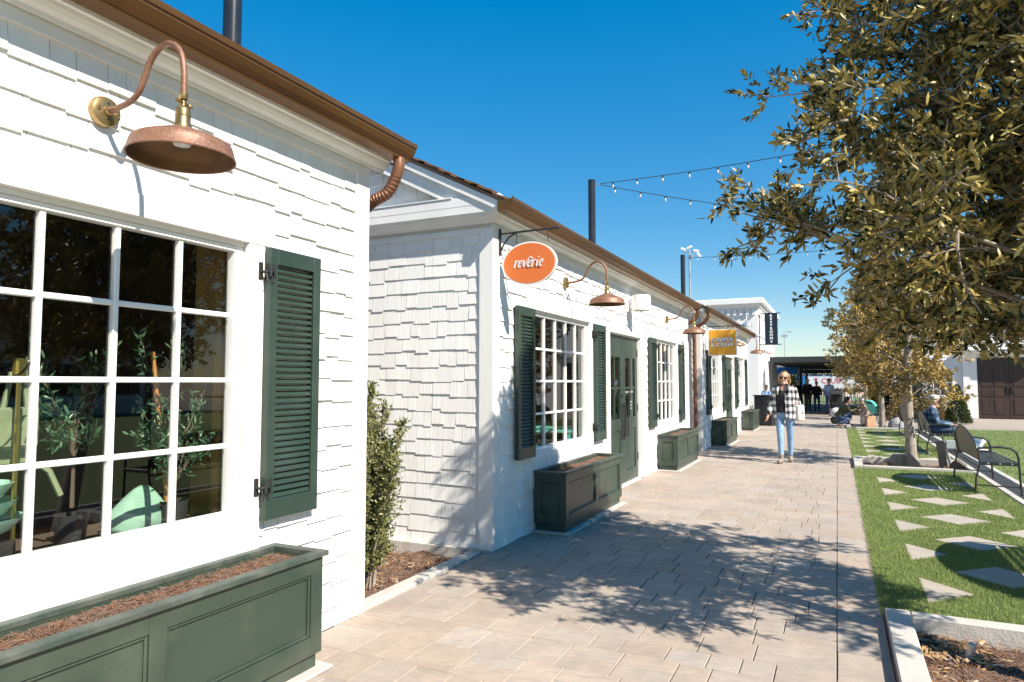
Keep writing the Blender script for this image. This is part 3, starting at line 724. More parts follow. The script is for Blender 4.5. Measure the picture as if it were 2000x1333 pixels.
def make_shutter(cot, y0, side, parts=True):
    """side = -1: window lies at smaller y (hinges on the low edge)"""
    y1 = y0 + SH_W
    b = MB()
    for (a, c, d, e) in ((y0, y0 + .058, .757, 2.24), (y1 - .058, y1, .757, 2.24), (y0 + .058, y1 - .058, .757, .868), (y0 + .058, y1 - .058, 2.148, 2.24)):
        b.box(.034, .080, a, c, d, e, bev=.004)
    s = b.build('shutter', M['green'], cot)
    n = 37
    if parts:
        for i in range(n):
            o = link('slat', SLAT, s); o.location = (.057, (y0 + y1) / 2, .884 + i * .0345)
    else:
        q = MB()
        for i in range(n): q.box(-.017, .017, -.145, .145, -.0035, .0035, mtx=Matrix.Translation((.057, (y0 + y1) / 2, .884 + i * .0345)) @ Matrix.Rotation(R(52), 4, 'Y'))
        q.build('slats', M['green'], s)['kind'] = 'stuff'
    ye = y0 if side < 0 else y1; sg = -1 if side < 0 else 1
    for z in (.935, 2.105):
        h = MB().box(.0805, .086, ye - sg * .001, ye - sg * .038, z - .03, z + .045, bev=.002).box(.0805, .086, ye - sg * .002, ye - sg * .022, z - .065, z + .0, bev=.002)
        h.tube([(.088, ye + sg * .006, z - .03), (.088, ye + sg * .006, z + .03)], .009, 8)
        h.box(.034, .040, ye + sg * .012, ye + sg * .042, z - .045, z + .05, bev=.002)
        h.tube([(.086, ye + sg * .006, z), (.06, ye + sg * .02, z - .005), (.04, ye + sg * .026, z)], .008, 6)
        h.tube([(.066, ye + sg * .016, z - .01), (.074, ye + sg * .012, z - .055), (.07, ye + sg * .014, z - .07)], .005, 6)
        h.build('hinge', M['black'], s)
    return s
def make_door(cot, yc, parts=True, frosted=False):
    hw = .80
    b = MB()
    b.box(.0, .032, yc - hw - .13, yc - hw - .01, .015, 2.19, bev=.003); b.box(.0, .032, yc + hw + .01, yc + hw + .13, .015, 2.19, bev=.003)
    b.box(.0, .034, yc - hw - .16, yc + hw + .16, 2.192, 2.30, bev=.003)
    b.box(-.14, -.001, yc - hw - .012, yc - hw - .002, .015, 2.19); b.box(-.14, -.001, yc + hw + .002, yc + hw + .012, .015, 2.19); b.box(-.14, -.001, yc - hw - .002, yc + hw + .002, 2.178, 2.191)
    b.box(-.14, .02, yc - hw, yc + hw, -.02, .022)
    fr = b.build('door_frame', M['white'], cot)
    for sg in (-1, 1):
        a0, a1 = (yc - hw + .004, yc - .002) if sg < 0 else (yc + .002, yc + hw - .004)
        b = MB(); X0, X1 = -.075, -.03
        st = .12
        b.box(X0, X1, a0, a0 + st, .025, 2.175, bev=.004).box(X0, X1, a1 - st, a1, .025, 2.175, bev=.004)
        for (z0, z1) in ((.025, .20), (.80, .97), (1.86, 2.175)): b.box(X0, X1, a0 + st, a1 - st, z0, z1, bev=.004)
        b.box(-.066, -.045, a0 + st, a1 - st, .20, .80)
        ym = (a0 + a1) / 2; b.box(X0 + .006, X1 - .004, ym - .016, ym + .016, .97, 1.86, bev=.003)
        b.box(X0 + .006, X1 - .006, a0 + st, ym - .016, 1.40, 1.43, bev=.003).box(X0 + .006, X1 - .006, ym + .016, a1 - st, 1.40, 1.43, bev=.003)
        dl = b.build('door_leaf', M['green'], cot)
        for (p, q) in ((a0 + st, ym - .016), (ym + .016, a1 - st)):
            for (z0, z1) in ((.97, 1.40), (1.43, 1.86)):
                MB().add([(-.052, p, z0), (-.052, q, z0), (-.052, q, z1), (-.052, p, z1)], [(0, 1, 2, 3)]).build('pane', M['glass'], dl)
        yh = a1 - .055 if sg < 0 else a0 + .055
        MB().box(X1, X1 + .012, yh - .022, yh + .022, .66, 1.20, bev=.003).tube([(X1, yh, .72), (X1 + .06, yh, .72), (X1 + .06, yh, 1.15), (X1, yh, 1.15)], .011, 8).build('handle', M['black'], dl)
        if sg < 0: MB().lathe([(.03, 0), (.03, .012), (.012, .018), (.012, .02)], (X1, yh, 1.30), 12, 'X', True).build('lock', M['black'], dl)
        for z in (.35, 1.1, 1.95):
            ye = a0 if sg < 0 else a1
            MB().box(X1 + .001, X1 + .008, ye + sg * .012, ye - sg * .012, z - .055, z + .055, bev=.002).build('hinge', M['black'], dl)
        if sg > 0 and parts:
            for z in (1.36, 1.345): MB().box(-.0515, -.0505, a0 + st + .04, a1 - st - .04, z, z + .004).build('decal', M['letter'], dl)
            for z in (1.20, 1.15, 1.10): MB().lathe([(.014, 0), (.014, .001)], (-.0515, ym + .1, z), 10, 'X', True).build('decal', M['letter'], dl)
    return fr

SLOPE = .512
def roof_z(x): return 3.135 + (.20 - x) * SLOPE
RIDGE = -2.35
def cottage(X, Y0, L, label, windows, door=None, shutters=(), gable_front=True, near_parts=True, shingle_limit=300, y_from=0.0, end_clip=None):
    t = thing('shingled_shop', label, 'building', (X, Y0, 0), 0, 'white shingled shops along the path')
    holes = []
    for yc in windows: holes.append((yc - GP * 2.5 - .0755, yc + GP * 2.5 + .0755, .7735, 2.2465))
    if door is not None: holes.append((door - .8125, door + .8125, .0145, 2.1915))
    b = MB()
    for (p, q, r, s) in subtract(0, L, -.06, 2.98, holes): b.box(-.14, 0, p, q, r, s)
    b.box(-4.7, -.1405, L - .14, L, .02, 3.1); b.box(-4.7, -4.56, .14, L - .1405, .02, 3.1)
    b.box(-4.7, -.1405, 0, .1395, .02, 3.1)
    for (ya, yb) in ((0.002, .138), (L - .138, L - .002)): b.prism([(-4.7, 3.101), (0, 3.101), (RIDGE, roof_z(RIDGE) - .12)], ya, yb, 'Y')
    wl = b.build('wall', M['white'], t)
    # room behind the glass
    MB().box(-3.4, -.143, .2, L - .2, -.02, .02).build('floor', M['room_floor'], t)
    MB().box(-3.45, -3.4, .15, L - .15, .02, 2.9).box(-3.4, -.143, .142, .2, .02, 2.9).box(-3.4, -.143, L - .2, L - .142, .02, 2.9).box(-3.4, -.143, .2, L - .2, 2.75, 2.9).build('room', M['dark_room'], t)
    # shingles
    hol2 = [(yc - GP * 2.5 - .15, yc + GP * 2.5 + .15, .46, 2.33) for yc in windows]
    if door is not None: hol2.append((door - .90, door + .90, -.1, 2.28))
    mats = []
    for (yc, z, w_, h_, th) in shingle_rects(.112 if gable_front else y_from, L - .112, .004, 2.90, hol2):
        if yc < y_from: continue
        mats.append(TRS((0, yc, z), (th, w_, h_)))
    if gable_front:
        for (xc, z, w_, h_, th) in shingle_rects(-4.6, -.112, .004, 2.92, [], None, .1385, (.011, .016)): mats.append(TRS((xc, 0, z), (th, w_, h_), (0, 0, R(-90))))
        top = lambda x: roof_z(x) - .17 if x > RIDGE else roof_z(2 * RIDGE - x) - .17
        for (xc, z, w_, h_, th) in shingle_rects(-4.6, -.1, 3.18, 4.5, [], top, .1385, (.011, .016)): mats.append(TRS((xc, 0, z), (th, w_, h_), (0, 0, R(-90))))
    pieces(t, 'shingle', SH, mats, shingle_limit, 'shingle_field', M['shingle'])
    # corner boards
    for (ya, yb, gy) in ((0, .11, -.028), (L - .11, L, .028)):
        b = MB()
        if gy < 0: b.box(-.115, .028, -.028, -.001, .0, 2.917, bev=.003).box(.001, .028, -.0005, .108, .0, 2.886, bev=.003)
        else: b.box(.001, .028, ya + .002, yb - .0005, .0, 2.9, bev=.003).box(-.115, .028, yb + .001, yb + .028, .0, 2.9, bev=.003)
        b.build('corner_board', M['white'], t)
    # frieze and crown moulding
    ya, yb = -.03, L + .03
    MB().box(.001, .030, ya, yb, 2.888, 2.965, bev=.002).build('frieze', M['white'], t)
    cr = [(.001, 2.966), (.040, 2.966), (.046, 2.945), (.056, 2.945), (.062, 2.962), (.085, 2.975), (.10, 2.992), (.106, 3.006), (.122, 3.010), (.126, 3.028), (.140, 3.032), (.140, 3.10), (.001, 3.10)]
    if gable_front:
        n_ = len(cr); V_ = [(-4.7, -d_, z_) for d_, z_ in cr] + [(d_, -d_, z_) for d_, z_ in cr] + [(d_, L + .14, z_) for d_, z_ in cr]
        F_ = [tuple(range(n_)), tuple(reversed(range(2 * n_, 3 * n_)))]
        for k_ in (0, n_):
            F_ += [(k_ + i, k_ + (i + 1) % n_, k_ + n_ + (i + 1) % n_, k_ + n_ + i) for i in range(n_)]
        mb_ = MB().add(V_, F_); me_ = mb_.mesh('cornice', M['white'])
        import bmesh
        bm_ = bmesh.new(); bm_.from_mesh(me_); bmesh.ops.recalc_face_normals(bm_, faces=bm_.faces); bm_.to_mesh(me_); bm_.free(); link('cornice', me_, t)
    else:
        MB().prism(cr, -.14, L + .14, 'Y').build('cornice', M['white'], t)
    MB().box(.1405, .150, -.14, L + .14, 3.033, 3.125).build('fascia', M['fascia'], t)
    # gutter with its end caps
    gp = [(.152, 3.012), (.236, 3.012), (.243, 3.030), (.270, 3.052), (.288, 3.080), (.288, 3.094), (.298, 3.098), (.300, 3.124), (.290, 3.124), (.286, 3.105), (.152, 3.105)]
    gt = MB().prism(gp, -.178, L + .182, 'Y').build('gutter', M['gutter'], t)
    MB().prism([(p + .002 * (1 if p > .2 else -1), q + (.003 if q > 3.1 else -.002)) for p, q in gp], -.186, -.179, 'Y').build('end_cap', M['gutter'], gt)
    MB().prism([(p + .002 * (1 if p > .2 else -1), q + (.003 if q > 3.1 else -.002)) for p, q in gp], L + .183, L + .190, 'Y').build('end_cap', M['gutter'], gt)
    # roof boards and shakes
    rz0 = lambda x: roof_z(x) - .02
    MB().prism([(.20, rz0(.20) - .03), (.20, rz0(.2)), (RIDGE, rz0(RIDGE)), (2 * RIDGE - .2, rz0(.2)), (2 * RIDGE - .2, rz0(.2) - .03), (RIDGE, rz0(RIDGE) - .03)], -.16, L + .16, 'Y').build('roof', M['shake'], t)
    rf = t.children[-1]
    SK = MB().add([(0, -.5, 0), (0, .5, 0), (-1, .5, 0), (-1, -.5, 0), (0, -.5, 1), (0, .5, 1), (-1, .5, .35), (-1, -.5, .35)], [(0, 1, 5, 4), (4, 5, 6, 7), (1, 2, 6, 5), (3, 0, 4, 7), (2, 3, 7, 6)]).mesh('shake', M['shake'])
    mats = []; ang = math.atan(SLOPE); nrow = 18
    for i in range(nrow):
        for sg in (1, -1):
            yy = -.185
            while yy < L + .185:
                w_ = rnd.uniform(.09, .2); w_ = min(w_, L + .19 - yy)
                xx = .235 - i * .142 + rnd.uniform(-.012, .012); zz = roof_z(xx) - .014 + rnd.uniform(0, .006)
                if xx - .2 > RIDGE and w_ > .03:
                    if sg > 0: mats.append(TRS((xx, yy + w_ / 2, zz), (.24, w_ - .004, rnd.uniform(.016, .03)), (0, ang, 0)))
                    elif i % 2 == 0: mats.append(TRS((2 * RIDGE - xx, yy + w_ / 2, zz), (.40, w_ - .004, .025), (0, ang, R(180))))
                yy += w_
    pieces(rf, 'shake', SK, mats, 60 if near_parts else 20, 'shake_field', M['shake'])
    if gable_front:
        # closed pediment: horizontal cornice, sloping rake boards, weathered ledge
        MB().box(-4.7, .1395, -.142, -.001, 3.1005, 3.186, bev=.003).build('gable_cornice', M['white'], t)
        MB().box(-4.6, -.34, -.15, -.02, 3.187, 3.197).build('ledge', M['white'], t)
        MB().box(-4.7, -.117, -.024, -.001, 2.86, 2.918, bev=.002).build('gable_frieze', M['white'], t)
        for sg in (1, -1):
            fx = (lambda x: x) if sg > 0 else (lambda x: 2 * RIDGE - x)
            z = lambda x, d: roof_z(x) - d
            MB().prism([(fx(.14), z(.14, .055)), (fx(RIDGE), z(RIDGE, .055)), (fx(RIDGE), z(RIDGE, .28)), (fx(-.454), 3.188), (fx(.14), 3.188)], -.128, -.100, 'Y').build('rake_board', M['white'], t)
            MB().prism([(fx(.17), z(.17, .054)), (fx(RIDGE), z(RIDGE, .054)), (fx(RIDGE), z(RIDGE, .135)), (fx(.17), z(.17, .135))], -.158, -.129, 'Y').build('rake_trim', M['white'], t)
            MB().prism([(fx(.14), z(.14, .053)), (fx(RIDGE), z(RIDGE, .053)), (fx(RIDGE), z(RIDGE, .08)), (fx(.14), z(.14, .08))], -.0995, -.001, 'Y').build('soffit', M['white'], t)
        MB().box(-4.6, -.02, -.075, -.002, -.16, .012).build('foundation', M['weather_stone'], t)
    for yc in windows: make_window(t, yc, near_parts)
    if door is not None: make_door(t, door, near_parts)
    for (ys, side) in shutters: make_shutter(t, ys, side, near_parts)
    return t
WH = GP * 2.5
def sh_pair(yc): return [(yc - WH - .158 - SH_W, 1), (yc + WH + .158, -1)]
Y1 = -3.6
shop1 = cottage(-2.86, Y1, 3.68 - Y1, 'white shingled shop nearest the camera with plants in its big grid window', [1.81 - Y1], None, [sh_pair(1.81 - Y1)[1]], gable_front=False, y_from=4.2, shingle_limit=300)
shop2 = cottage(-2.82, 5.5, 8.95, 'white shingled shop with green double doors and an oval orange sign', [7.29 - 5.5, 12.44 - 5.5], 9.80 - 5.5, sh_pair(7.29 - 5.5) + sh_pair(12.44 - 5.5), shingle_limit=300)
shop3 = cottage(-2.72, 15.4, 8.7, 'white shingled shop carrying the square amber sign before the brick block', [17.35 - 15.4, 22.15 - 15.4], 19.75 - 15.4, sh_pair(17.35 - 15.4) + sh_pair(22.15 - 15.4), near_parts=False, shingle_limit=160)

# downspouts with ribbed elbows
def downspout(cot, L_, pts, name='downspout', rib=(0, 0), r=.04):
    b = MB(); P = [Vector(p) for p in pts]
    Q = []
    for i in range(len(P) - 1):
        for k in range(10): 
            u = k / 10
            p0 = P[max(i - 1, 0)]; p1 = P[i]; p2 = P[i + 1]; p3 = P[min(i + 2, len(P) - 1)]
            Q.append(.5 * ((2 * p1) + (p2 - p0) * u + (2 * p0 - 5 * p1 + 4 * p2 - p3) * u * u + (3 * p1 - p0 - 3 * p2 + p3) * u ** 3))
    Q.append(P[-1]); rr = []
    pts2 = []
    for i in range(len(Q) - 1):
        for k in range(3):
            pts2.append(Q[i].lerp(Q[i + 1], k / 3)); 
            f = i / len(Q); ph = (i * 3 + k) % 5
            rr.append(r + (.003 if (rib[0] < f < rib[1] and ph in (1, 2, 3)) else 0) - (.004 if (rib[0] < f < rib[1] and ph == 0) else 0))
    pts2.append(Q[-1]); rr.append(r)
    return b.tube(pts2, rr, 14).build(name, M['downspout'], cot, smooth=True)
for (c, L_, zb) in ((shop1, 3.68 - Y1, .05), (shop2, 8.95, .05)):
    downspout(c, L_, [(.21, L_ + .10, 3.02), (.205, L_ + .10, 2.93), (.13, L_ + .10, 2.80), (.00, L_ + .095, 2.74), (-.09, L_ + .09, 2.66), (-.11, L_ + .085, 2.55)], rib=(.25, .85))
    MB().tube([(-.11, L_ + .085, 2.56), (-.11, L_ + .085, zb)], .037, 12).build('downspout_leg', M['downspout'], c, smooth=True)
downspout(shop3, 0, [(.215, -.10, 3.02), (.21, -.10, 2.94), (.13, -.10, 2.82), (.02, -.095, 2.76), (-.08, -.09, 2.68), (-.10, -.085, 2.55)], rib=(.25, .85))
MB().tube([(-.10, -.085, 2.56), (-.10, -.085, .04)], .040, 12).build('downspout_leg', M['downspout'], shop3, smooth=True)

# ------------------------------------------------------------------ planters
def mulch_top(parent, x0, x1, y0, y1, z, nsh, seed_amp=.012):
    mulch_sheet(x0, x1, y0, y1, z, 'mulch', 14, parent, seed_amp)
    shreds(x0 + .02, x1 - .02, y0 + .02, y1 - .02, z + .002, nsh, 'bark_fibre', M['shred'], (.03, .09), (.0015, .004), .002, parent, .25)
def planter(label, X, yc, L_, nsh):
    W_, H_ = .345, .585
    t = thing('planter_box', label, 'planter', (X, yc, 0), 0, 'panelled planter boxes under the shop windows')
    h = L_ / 2; G = M['green_planter']; st = .085
    x0, x1 = .03, .03 + W_
    b = MB()
    b.box(x0 + .018, x1 - .018, -h + .018, h - .018, .09, .42)
    b.box(x0 + .022, x1 - .022, -h + .022, h - .022, .018, .0895)       # plinth
    b.box(x0 + .018, x0 + .04, -h + .018, h - .018, .4205, H_).box(x1 - .04, x1 - .018, -h + .018, h - .018, .4205, H_)
    b.box(x0 + .0405, x1 - .0405, -h + .018, -h + .04, .4205, H_).box(x0 + .0405, x1 - .0405, h - .04, h - .018, .4205, H_)
    b.build('box', G, t)
    # rails and stiles over recessed panels
    f = MB()
    ys = [(-h + .0, -h + st), (-.04, .04), (h - st, h)]
    for (a, c) in ys: f.box(x1 - .0175, x1, a, c, .09, H_ - .002, bev=.003)
    for (a, c) in ((-h + st, -.04), (.04, h - st)):
        f.box(x1 - .0175, x1 - .0006, a, c, .09, .185, bev=.003).box(x1 - .0175, x1 - .0006, a, c, H_ - .085, H_ - .002, bev=.003)
    for sg in (-1, 1):
        ya, yb = (-h, -h + .0175) if sg < 0 else (h - .0175, h)
        for (a, c) in ((x0, x0 + .075), (x1 - .0745, x1 - .018)): f.box(a, c, ya + .0004, yb, .09, H_ - .002, bev=.003)
        for (a, c) in ((.09, .185), (H_ - .085, H_ - .002)): f.box(x0 + .0755, x1 - .075, ya + .001, yb, a, c, bev=.003)
    f.build('frame', G, t)
    mo = MB()
    for (a, c) in ((-h + st, -.04), (.04, h - st)):
        z0, z1 = .185, H_ - .085; q = .016
        mo.box(x1 - .0176, x1 - .006, a + .0003, a + q, z0, z1, bev=.005).box(x1 - .0176, x1 - .006, c - q, c - .0003, z0, z1, bev=.005)
        mo.box(x1 - .0176, x1 - .0065, a + q, c - q, z0 + .0003, z0 + q, bev=.005).box(x1 - .0176, x1 - .0065, a + q, c - q, z1 - q, z1 - .0003, bev=.005)
    for ya, yb in ((-h + .006, -h + .0176), (h - .0176, h - .006)):
        a, c, z0, z1, q = x0 + .0758, x1 - .0753, .185, H_ - .085, .016
        mo.box(a, a + q, ya, yb, z0, z1, bev=.005).box(c - q, c, ya, yb, z0, z1, bev=.005).box(a + q, c - q, ya, yb, z0, z0 + q, bev=.005).box(a + q, c - q, ya, yb, z1 - q, z1, bev=.005)
    mo.build('moulding', G, t)
    r = MB(); o = .022; wd = .062; za, zb = H_ - .001, H_ + .026
    r.box(x1 - wd + o, x1 + o, -h - o, h + o, za, zb, bev=.004).box(x0 - .02, x0 - .02 + wd, -h - o, h + o, za, zb, bev=.004)
    r.box(x0 + .0425, x1 - wd + o - .0005, -h - o, -h - o + wd, za, zb - .0006, bev=.003).box(x0 + .0425, x1 - wd + o - .0005, h + o - wd, h + o, za, zb - .0006, bev=.003)
    r.build('rim', M['rim'], t)
    MB().box(x0, x1 + .045, -h - .04, h + .04, .0, .0175, bev=.004).build('footing', M['concrete'], t)
    mulch_top(t, x0 + .04, x1 - .04, -h + .04, h - .04, H_ - .03, nsh)
    return t
planter('big dark green planter box of brown mulch beneath the nearest window', -2.86, 1.925, 1.94, 5200)
planter('dark green planter box in tree shade left of the green double doors', -2.82, 7.35, 1.93, 700)
planter('sunlit green planter box right of the green double doors, past the second lamp', -2.82, 12.60, 1.93, 500)
planter('shaded black green planter box under the amber sign shop window', -2.72, 17.5, 1.9, 300)
planter('small looking green planter box beside the black bin at the path end', -2.72, 23.0, 1.8, 200)

# ------------------------------------------------------------------ gooseneck lamps and the white sconce
def lamp_parts(t):
    MB().lathe([(.001, .034), (.045, .033), (.062, .026), (.067, .012), (.067, 0), (.001, 0)], (0, 0, 0), 28, 'X').build('backplate', M['brass'], t, smooth=True)
    for (y, z) in ((-.043, .004), (.043, -.004)):
        MB().lathe([(.001, .041), (.008, .040), (.011, .033)], (0, y, z), 10, 'X').box(.0405, .042, y - .008, y + .008, z - .001, z + .001).build('screw', M['brass'], t)
    for (y, z) in ((0, .034), (0, -.034)): MB().lathe([(.005, .036), (.005, .030)], (0, y, z), 8, 'X', True).build('screw_hole', M['black'], t)
    MB().lathe([(.019, .030), (.019, .042), (.013, .05)], (0, 0, 0), 14, 'X').build('collar', M['brass'], t, smooth=True)
    P = [(.02, 0), (.08, .002), (.15, .010), (.20, .026), (.235, .055), (.258, .095), (.280, .142), (.312, .186), (.360, .215), (.410, .217), (.455, .192), (.485, .145), (.498, .085), (.50, .02), (.50, -.02)]
    Q = [Vector((p, 0, q)) for p, q in P]; C2 = []
    for i in range(len(Q) - 1):
        p0, p1, p2, p3 = Q[max(i - 1, 0)], Q[i], Q[i + 1], Q[min(i + 2, len(Q) - 1)]
        for k in range(4):
            u = k / 4; C2.append(.5 * ((2 * p1) + (p2 - p0) * u + (2 * p0 - 5 * p1 + 4 * p2 - p3) * u * u + (3 * p1 - p0 - 3 * p2 + p3) * u ** 3))
    C2.append(Q[-1])
    MB().tube(C2, .0125, 12).build('arm', M['copper'], t, smooth=True)
    k = MB().lathe([(.014, 0), (.017, .004), (.017, .026), (.013, .03)], (.50, 0, -.035), 14).build('knuckle', M['brass'], t, smooth=True)
    MB().tube([(.50, -.03, -.045), (.50, .028, -.052)], .0085, 8).ball((.50, .03, -.052), .012, 8, 6).build('wing_screw', M['brass'], k, smooth=True)
    MB().lathe([(.008, -.03), (.010, -.06), (.019, -.064), (.027, -.074), (.029, -.082), (.029, -.10), (.031, -.101), (.031, -.104), (.029, -.105), (.029, -.134), (.034, -.140), (.034, -.152)], (.50, 0, 0), 20).build('socket', M['brass'], t, smooth=True)
    sh = MB().lathe([(.034, -.150), (.060, -.160), (.100, -.176), (.150, -.197), (.176, -.209), (.187, -.218), (.192, -.232), (.200, -.268), (.204, -.272), (.202, -.276), (.197, -.272)], (.50, 0, 0), 48).build('shade', M['copper'], t, smooth=True)
    MB().lathe([(.1965, -.272), (.189, -.233), (.182, -.218), (.150, -.202), (.100, -.181), (.034, -.156), (.001, -.156)], (.50, 0, 0), 48).build('lining', M['copper_in'], sh, smooth=True)
    MB().lathe([(.020, -.157), (.030, -.170), (.040, -.186), (.041, -.204), (.030, -.222), (.001, -.228)], (.50, 0, 0), 20).build('bulb', M['bulb'], t, smooth=True)
G_L = 'copper gooseneck lamps along the shop fronts'
lamp = thing('gooseneck_lamp', 'big copper gooseneck lamp over the nearest grid window', 'wall lamp', (-2.838, 1.849, 2.665), 0, G_L)
lamp_parts(lamp)
for (x, y, z, lb) in ((-2.798, 7.304, 2.64, 'copper gooseneck lamp between the oval orange sign and the white sconce'), (-2.798, 12.469, 2.65, 'copper gooseneck lamp at the far end of the double door shop'),
                      (-2.698, 17.35, 2.66, 'copper gooseneck lamp half hidden behind the amber sign'), (-2.698, 22.15, 2.66, 'copper gooseneck lamp just left of the brick block corner')):
    l2 = copy_tree(lamp, None, lb); l2.location = (x, y, z)
t = thing('gooseneck_lamp', 'thin pale gooseneck lamp high on the white brick block', 'wall lamp', (-3.25, 29.77, 4.10), R(-90), 'lamps on the brick block')
MB().lathe([(.05, 0), (.05, .03), (.001, .03)], (0, 0, 0), 12, 'X').tube([(.02, 0, 0), (.25, 0, .10), (.5, 0, .14), (.72, 0, .08), (.78, 0, -.08)], .016, 8).build('arm', M['silver'], t, smooth=True)
MB().lathe([(.04, -.08), (.05, -.16), (.20, -.26), (.22, -.34), (.21, -.34), (.19, -.26)], (.78, 0, 0), 20).build('shade', M['silver'], t, smooth=True)
for i, (y, lb) in enumerate(((31.2, 'first of three tiny wall spots below the restrooms sign'), (32.6, 'middle one of three tiny wall spots below the restrooms sign'), (34.0, 'last of three tiny wall spots below the restrooms sign'))):
    t = thing('wall_spot', lb, 'wall lamp', (-2.9, y, 2.85), 0, 'three small wall spots on the brick block')
    MB().box(0, .05, -.05, .05, -.05, .05, bev=.01).tube([(.05, 0, 0), (.10, 0, .01)], .012, 8).build('bracket', M['copper'], t)
    MB().lathe([(.02, .05), (.03, -.03), (.05, -.06), (.046, -.06), (.025, -.03), (.001, .045)], (.12, 0, 0), 14).build('shade', M['copper'], t, smooth=True)
t = thing('white_sconce', 'white drum shaped sconce above the green double doors', 'wall lamp', (-2.80, 9.94, 2.665))
MB().box(0, .03, -.10, .10, -.12, .12, bev=.008).box(.03, .10, -.06, .06, -.08, .08, bev=.01).build('bracket', M['smooth_white'], t)
MB().lathe([(.001, .125), (.125, .125), (.135, .118), (.138, .10), (.138, -.085), (.134, -.10), (.12, -.104), (.118, -.094)], (.20, 0, 0), 36).build('drum', M['smooth_white'], t, smooth=True)
MB().lathe([(.117, -.092), (.001, -.088)], (.20, 0, 0), 30).build('lens', M['bulb'], t, smooth=True)
t = thing('wall_speaker', 'small white box fixed at the far end of the double door shop', 'box', (-2.80, 13.95, 2.40))
MB().box(0, .10, -.06, .06, -.1, .1, bev=.012).build('case', M['smooth_white'], t)
MB().box(.1005, .104, -.045, .045, -.08, .08).build('grille', M['black'], t)

# ------------------------------------------------------------------ hanging signs
def ribbon(b, pts, wds, y, shear=.22, sc=1.0, ox=0.0, oz=0.0, th=.003):
    """flat brush stroke lying in the x z plane facing -y"""
    P = [Vector((p[0] + shear * p[1], p[1])) for p in pts]; Q = []; Wd = []
    for i in range(len(P) - 1):
        p0, p1, p2, p3 = P[max(i - 1, 0)], P[i], P[i + 1], P[min(i + 2, len(P) - 1)]
        for k in range(5):
            u = k / 5; Q.append(.5 * ((2 * p1) + (p2 - p0) * u + (2 * p0 - 5 * p1 + 4 * p2 - p3) * u * u + (3 * p1 - p0 - 3 * p2 + p3) * u ** 3)); Wd.append(wds[i] * (1 - u) + wds[i + 1] * u)
    Q.append(P[-1]); Wd.append(wds[-1]); n = len(Q); L_ = []; R_ = []
    for i in range(n):
        d = (Q[min(i + 1, n - 1)] - Q[max(i - 1, 0)]).normalized(); nn = Vector((-d.y, d.x)) * Wd[i] / 2
        L_.append(Q[i] + nn); R_.append(Q[i] - nn)
    v = []; f = []
    for i in range(n):
        for q in (L_[i], R_[i]):
            v.append((ox + q.x * sc, y, oz + q.y * sc)); v.append((ox + q.x * sc, y + th, oz + q.y * sc))
    for i in range(n - 1):
        a = i * 4; f += [(a, a + 2, a + 6, a + 4), (a, a + 4, a + 5, a + 1), (a + 2, a + 3, a + 7, a + 6)]
    f += [(0, 1, 3, 2), (4 * n - 4, 4 * n - 2, 4 * n - 1, 4 * n - 3)]
    b.add(v, f)
def bracket(t, reach, hooks, drop, y=0):
    b = MB().box(.0, .014, y - .02, y + .02, -.20, .05, bev=.003)
    b.build('wall_plate', M['black'], t)
    b = MB().tube([(.01, y, 0), (reach, y, .008)], .0095, 8).ball((reach + .008, y, .008), .016, 8, 6)
    for h in hooks: b.ball((h, y, .004), .014, 8, 6)
    b.build('arm', M['black'], t, smooth=True)
    MB().tube([(.012, y, -.17), (.045, y, -.10), (.10, y, -.035), (.17, y, -.004)], .009, 8).build('brace', M['black'], t, smooth=True)
    for h in hooks:
        pts = [(h, y, -.008)]; 
        for k in range(1, 9): pts.append((h + .004 * (-1) ** k, y, -.008 - k * (drop - .008) / 8))
        MB().tube(pts, .0042, 6).build('chain', M['black'], t)
t = thing('oval_sign', 'oval orange hanging sign reading reverie in white script', 'sign', (-2.792, 5.60, 2.868))
bracket(t, .575, (.175, .485), .105)
cx_, cz_ = .305, -.293
def oval(a, c_, n=56): return [(cx_ + a * math.cos(2 * math.pi * k / n), cz_ + c_ * math.sin(2 * math.pi * k / n)) for k in range(n)]
MB().prism(oval(.268, .197), -.012, .012, 'Y').build('board', M['cream'], t)
MB().prism(oval(.253, .182), -.0145, -.0123, 'Y').build('face', M['orange_sign'], t)
b = MB(); X0 = cx_ - .150; s_ = .062; yy = -.0175; z0 = cz_ - .034
NS = [0]
def G(pts, w_, ox): NS[0] += 1; ribbon(b, pts, [q * .92 for q in w_], yy - .00035 * NS[0], .25, s_, X0 + ox * s_, z0)
def r_(o): G([(-.08, .0), (.05, .03), (.16, .05)], [.12, .12, .10], o); G([(.06, .02), (.10, .5), (.13, .98)], [.26, .24, .22], o); G([(-.05, .9), (.05, .98), (.16, .97)], [.08, .12, .1], o); G([(.14, .55), (.26, .85), (.42, .98), (.50, .88)], [.12, .14, .20, .26], o)
def e_(o): G([(.12, .48), (.34, .52), (.48, .68), (.45, .90), (.30, .99), (.13, .82), (.07, .48), (.13, .14), (.30, .02), (.52, .16)], [.09, .10, .14, .16, .12, .20, .26, .24, .16, .09], o)
r_(.0); e_(.62)
G([(-.10, .92), (.02, .98), (.08, .80), (.13, .35), (.20, .02)], [.10, .2, .26, .26, .16], 1.36); G([(.20, .02), (.42, .40), (.60, .90), (.80, 1.30), (1.05, 1.42), (1.28, 1.25), (1.36, 1.10)], [.12, .12, .12, .14, .20, .14, .06], 1.36)
e_(2.10); r_(2.80)
G([(-.05, .88), (.06, .96), (.10, .60), (.10, .2), (.18, .03), (.32, .12)], [.08, .18, .25, .25, .18, .08], 3.52); G([(.13, 1.28), (.16, 1.40)], [.24, .24], 3.52)
e_(4.0)
b.build('lettering', M['letter'], t)

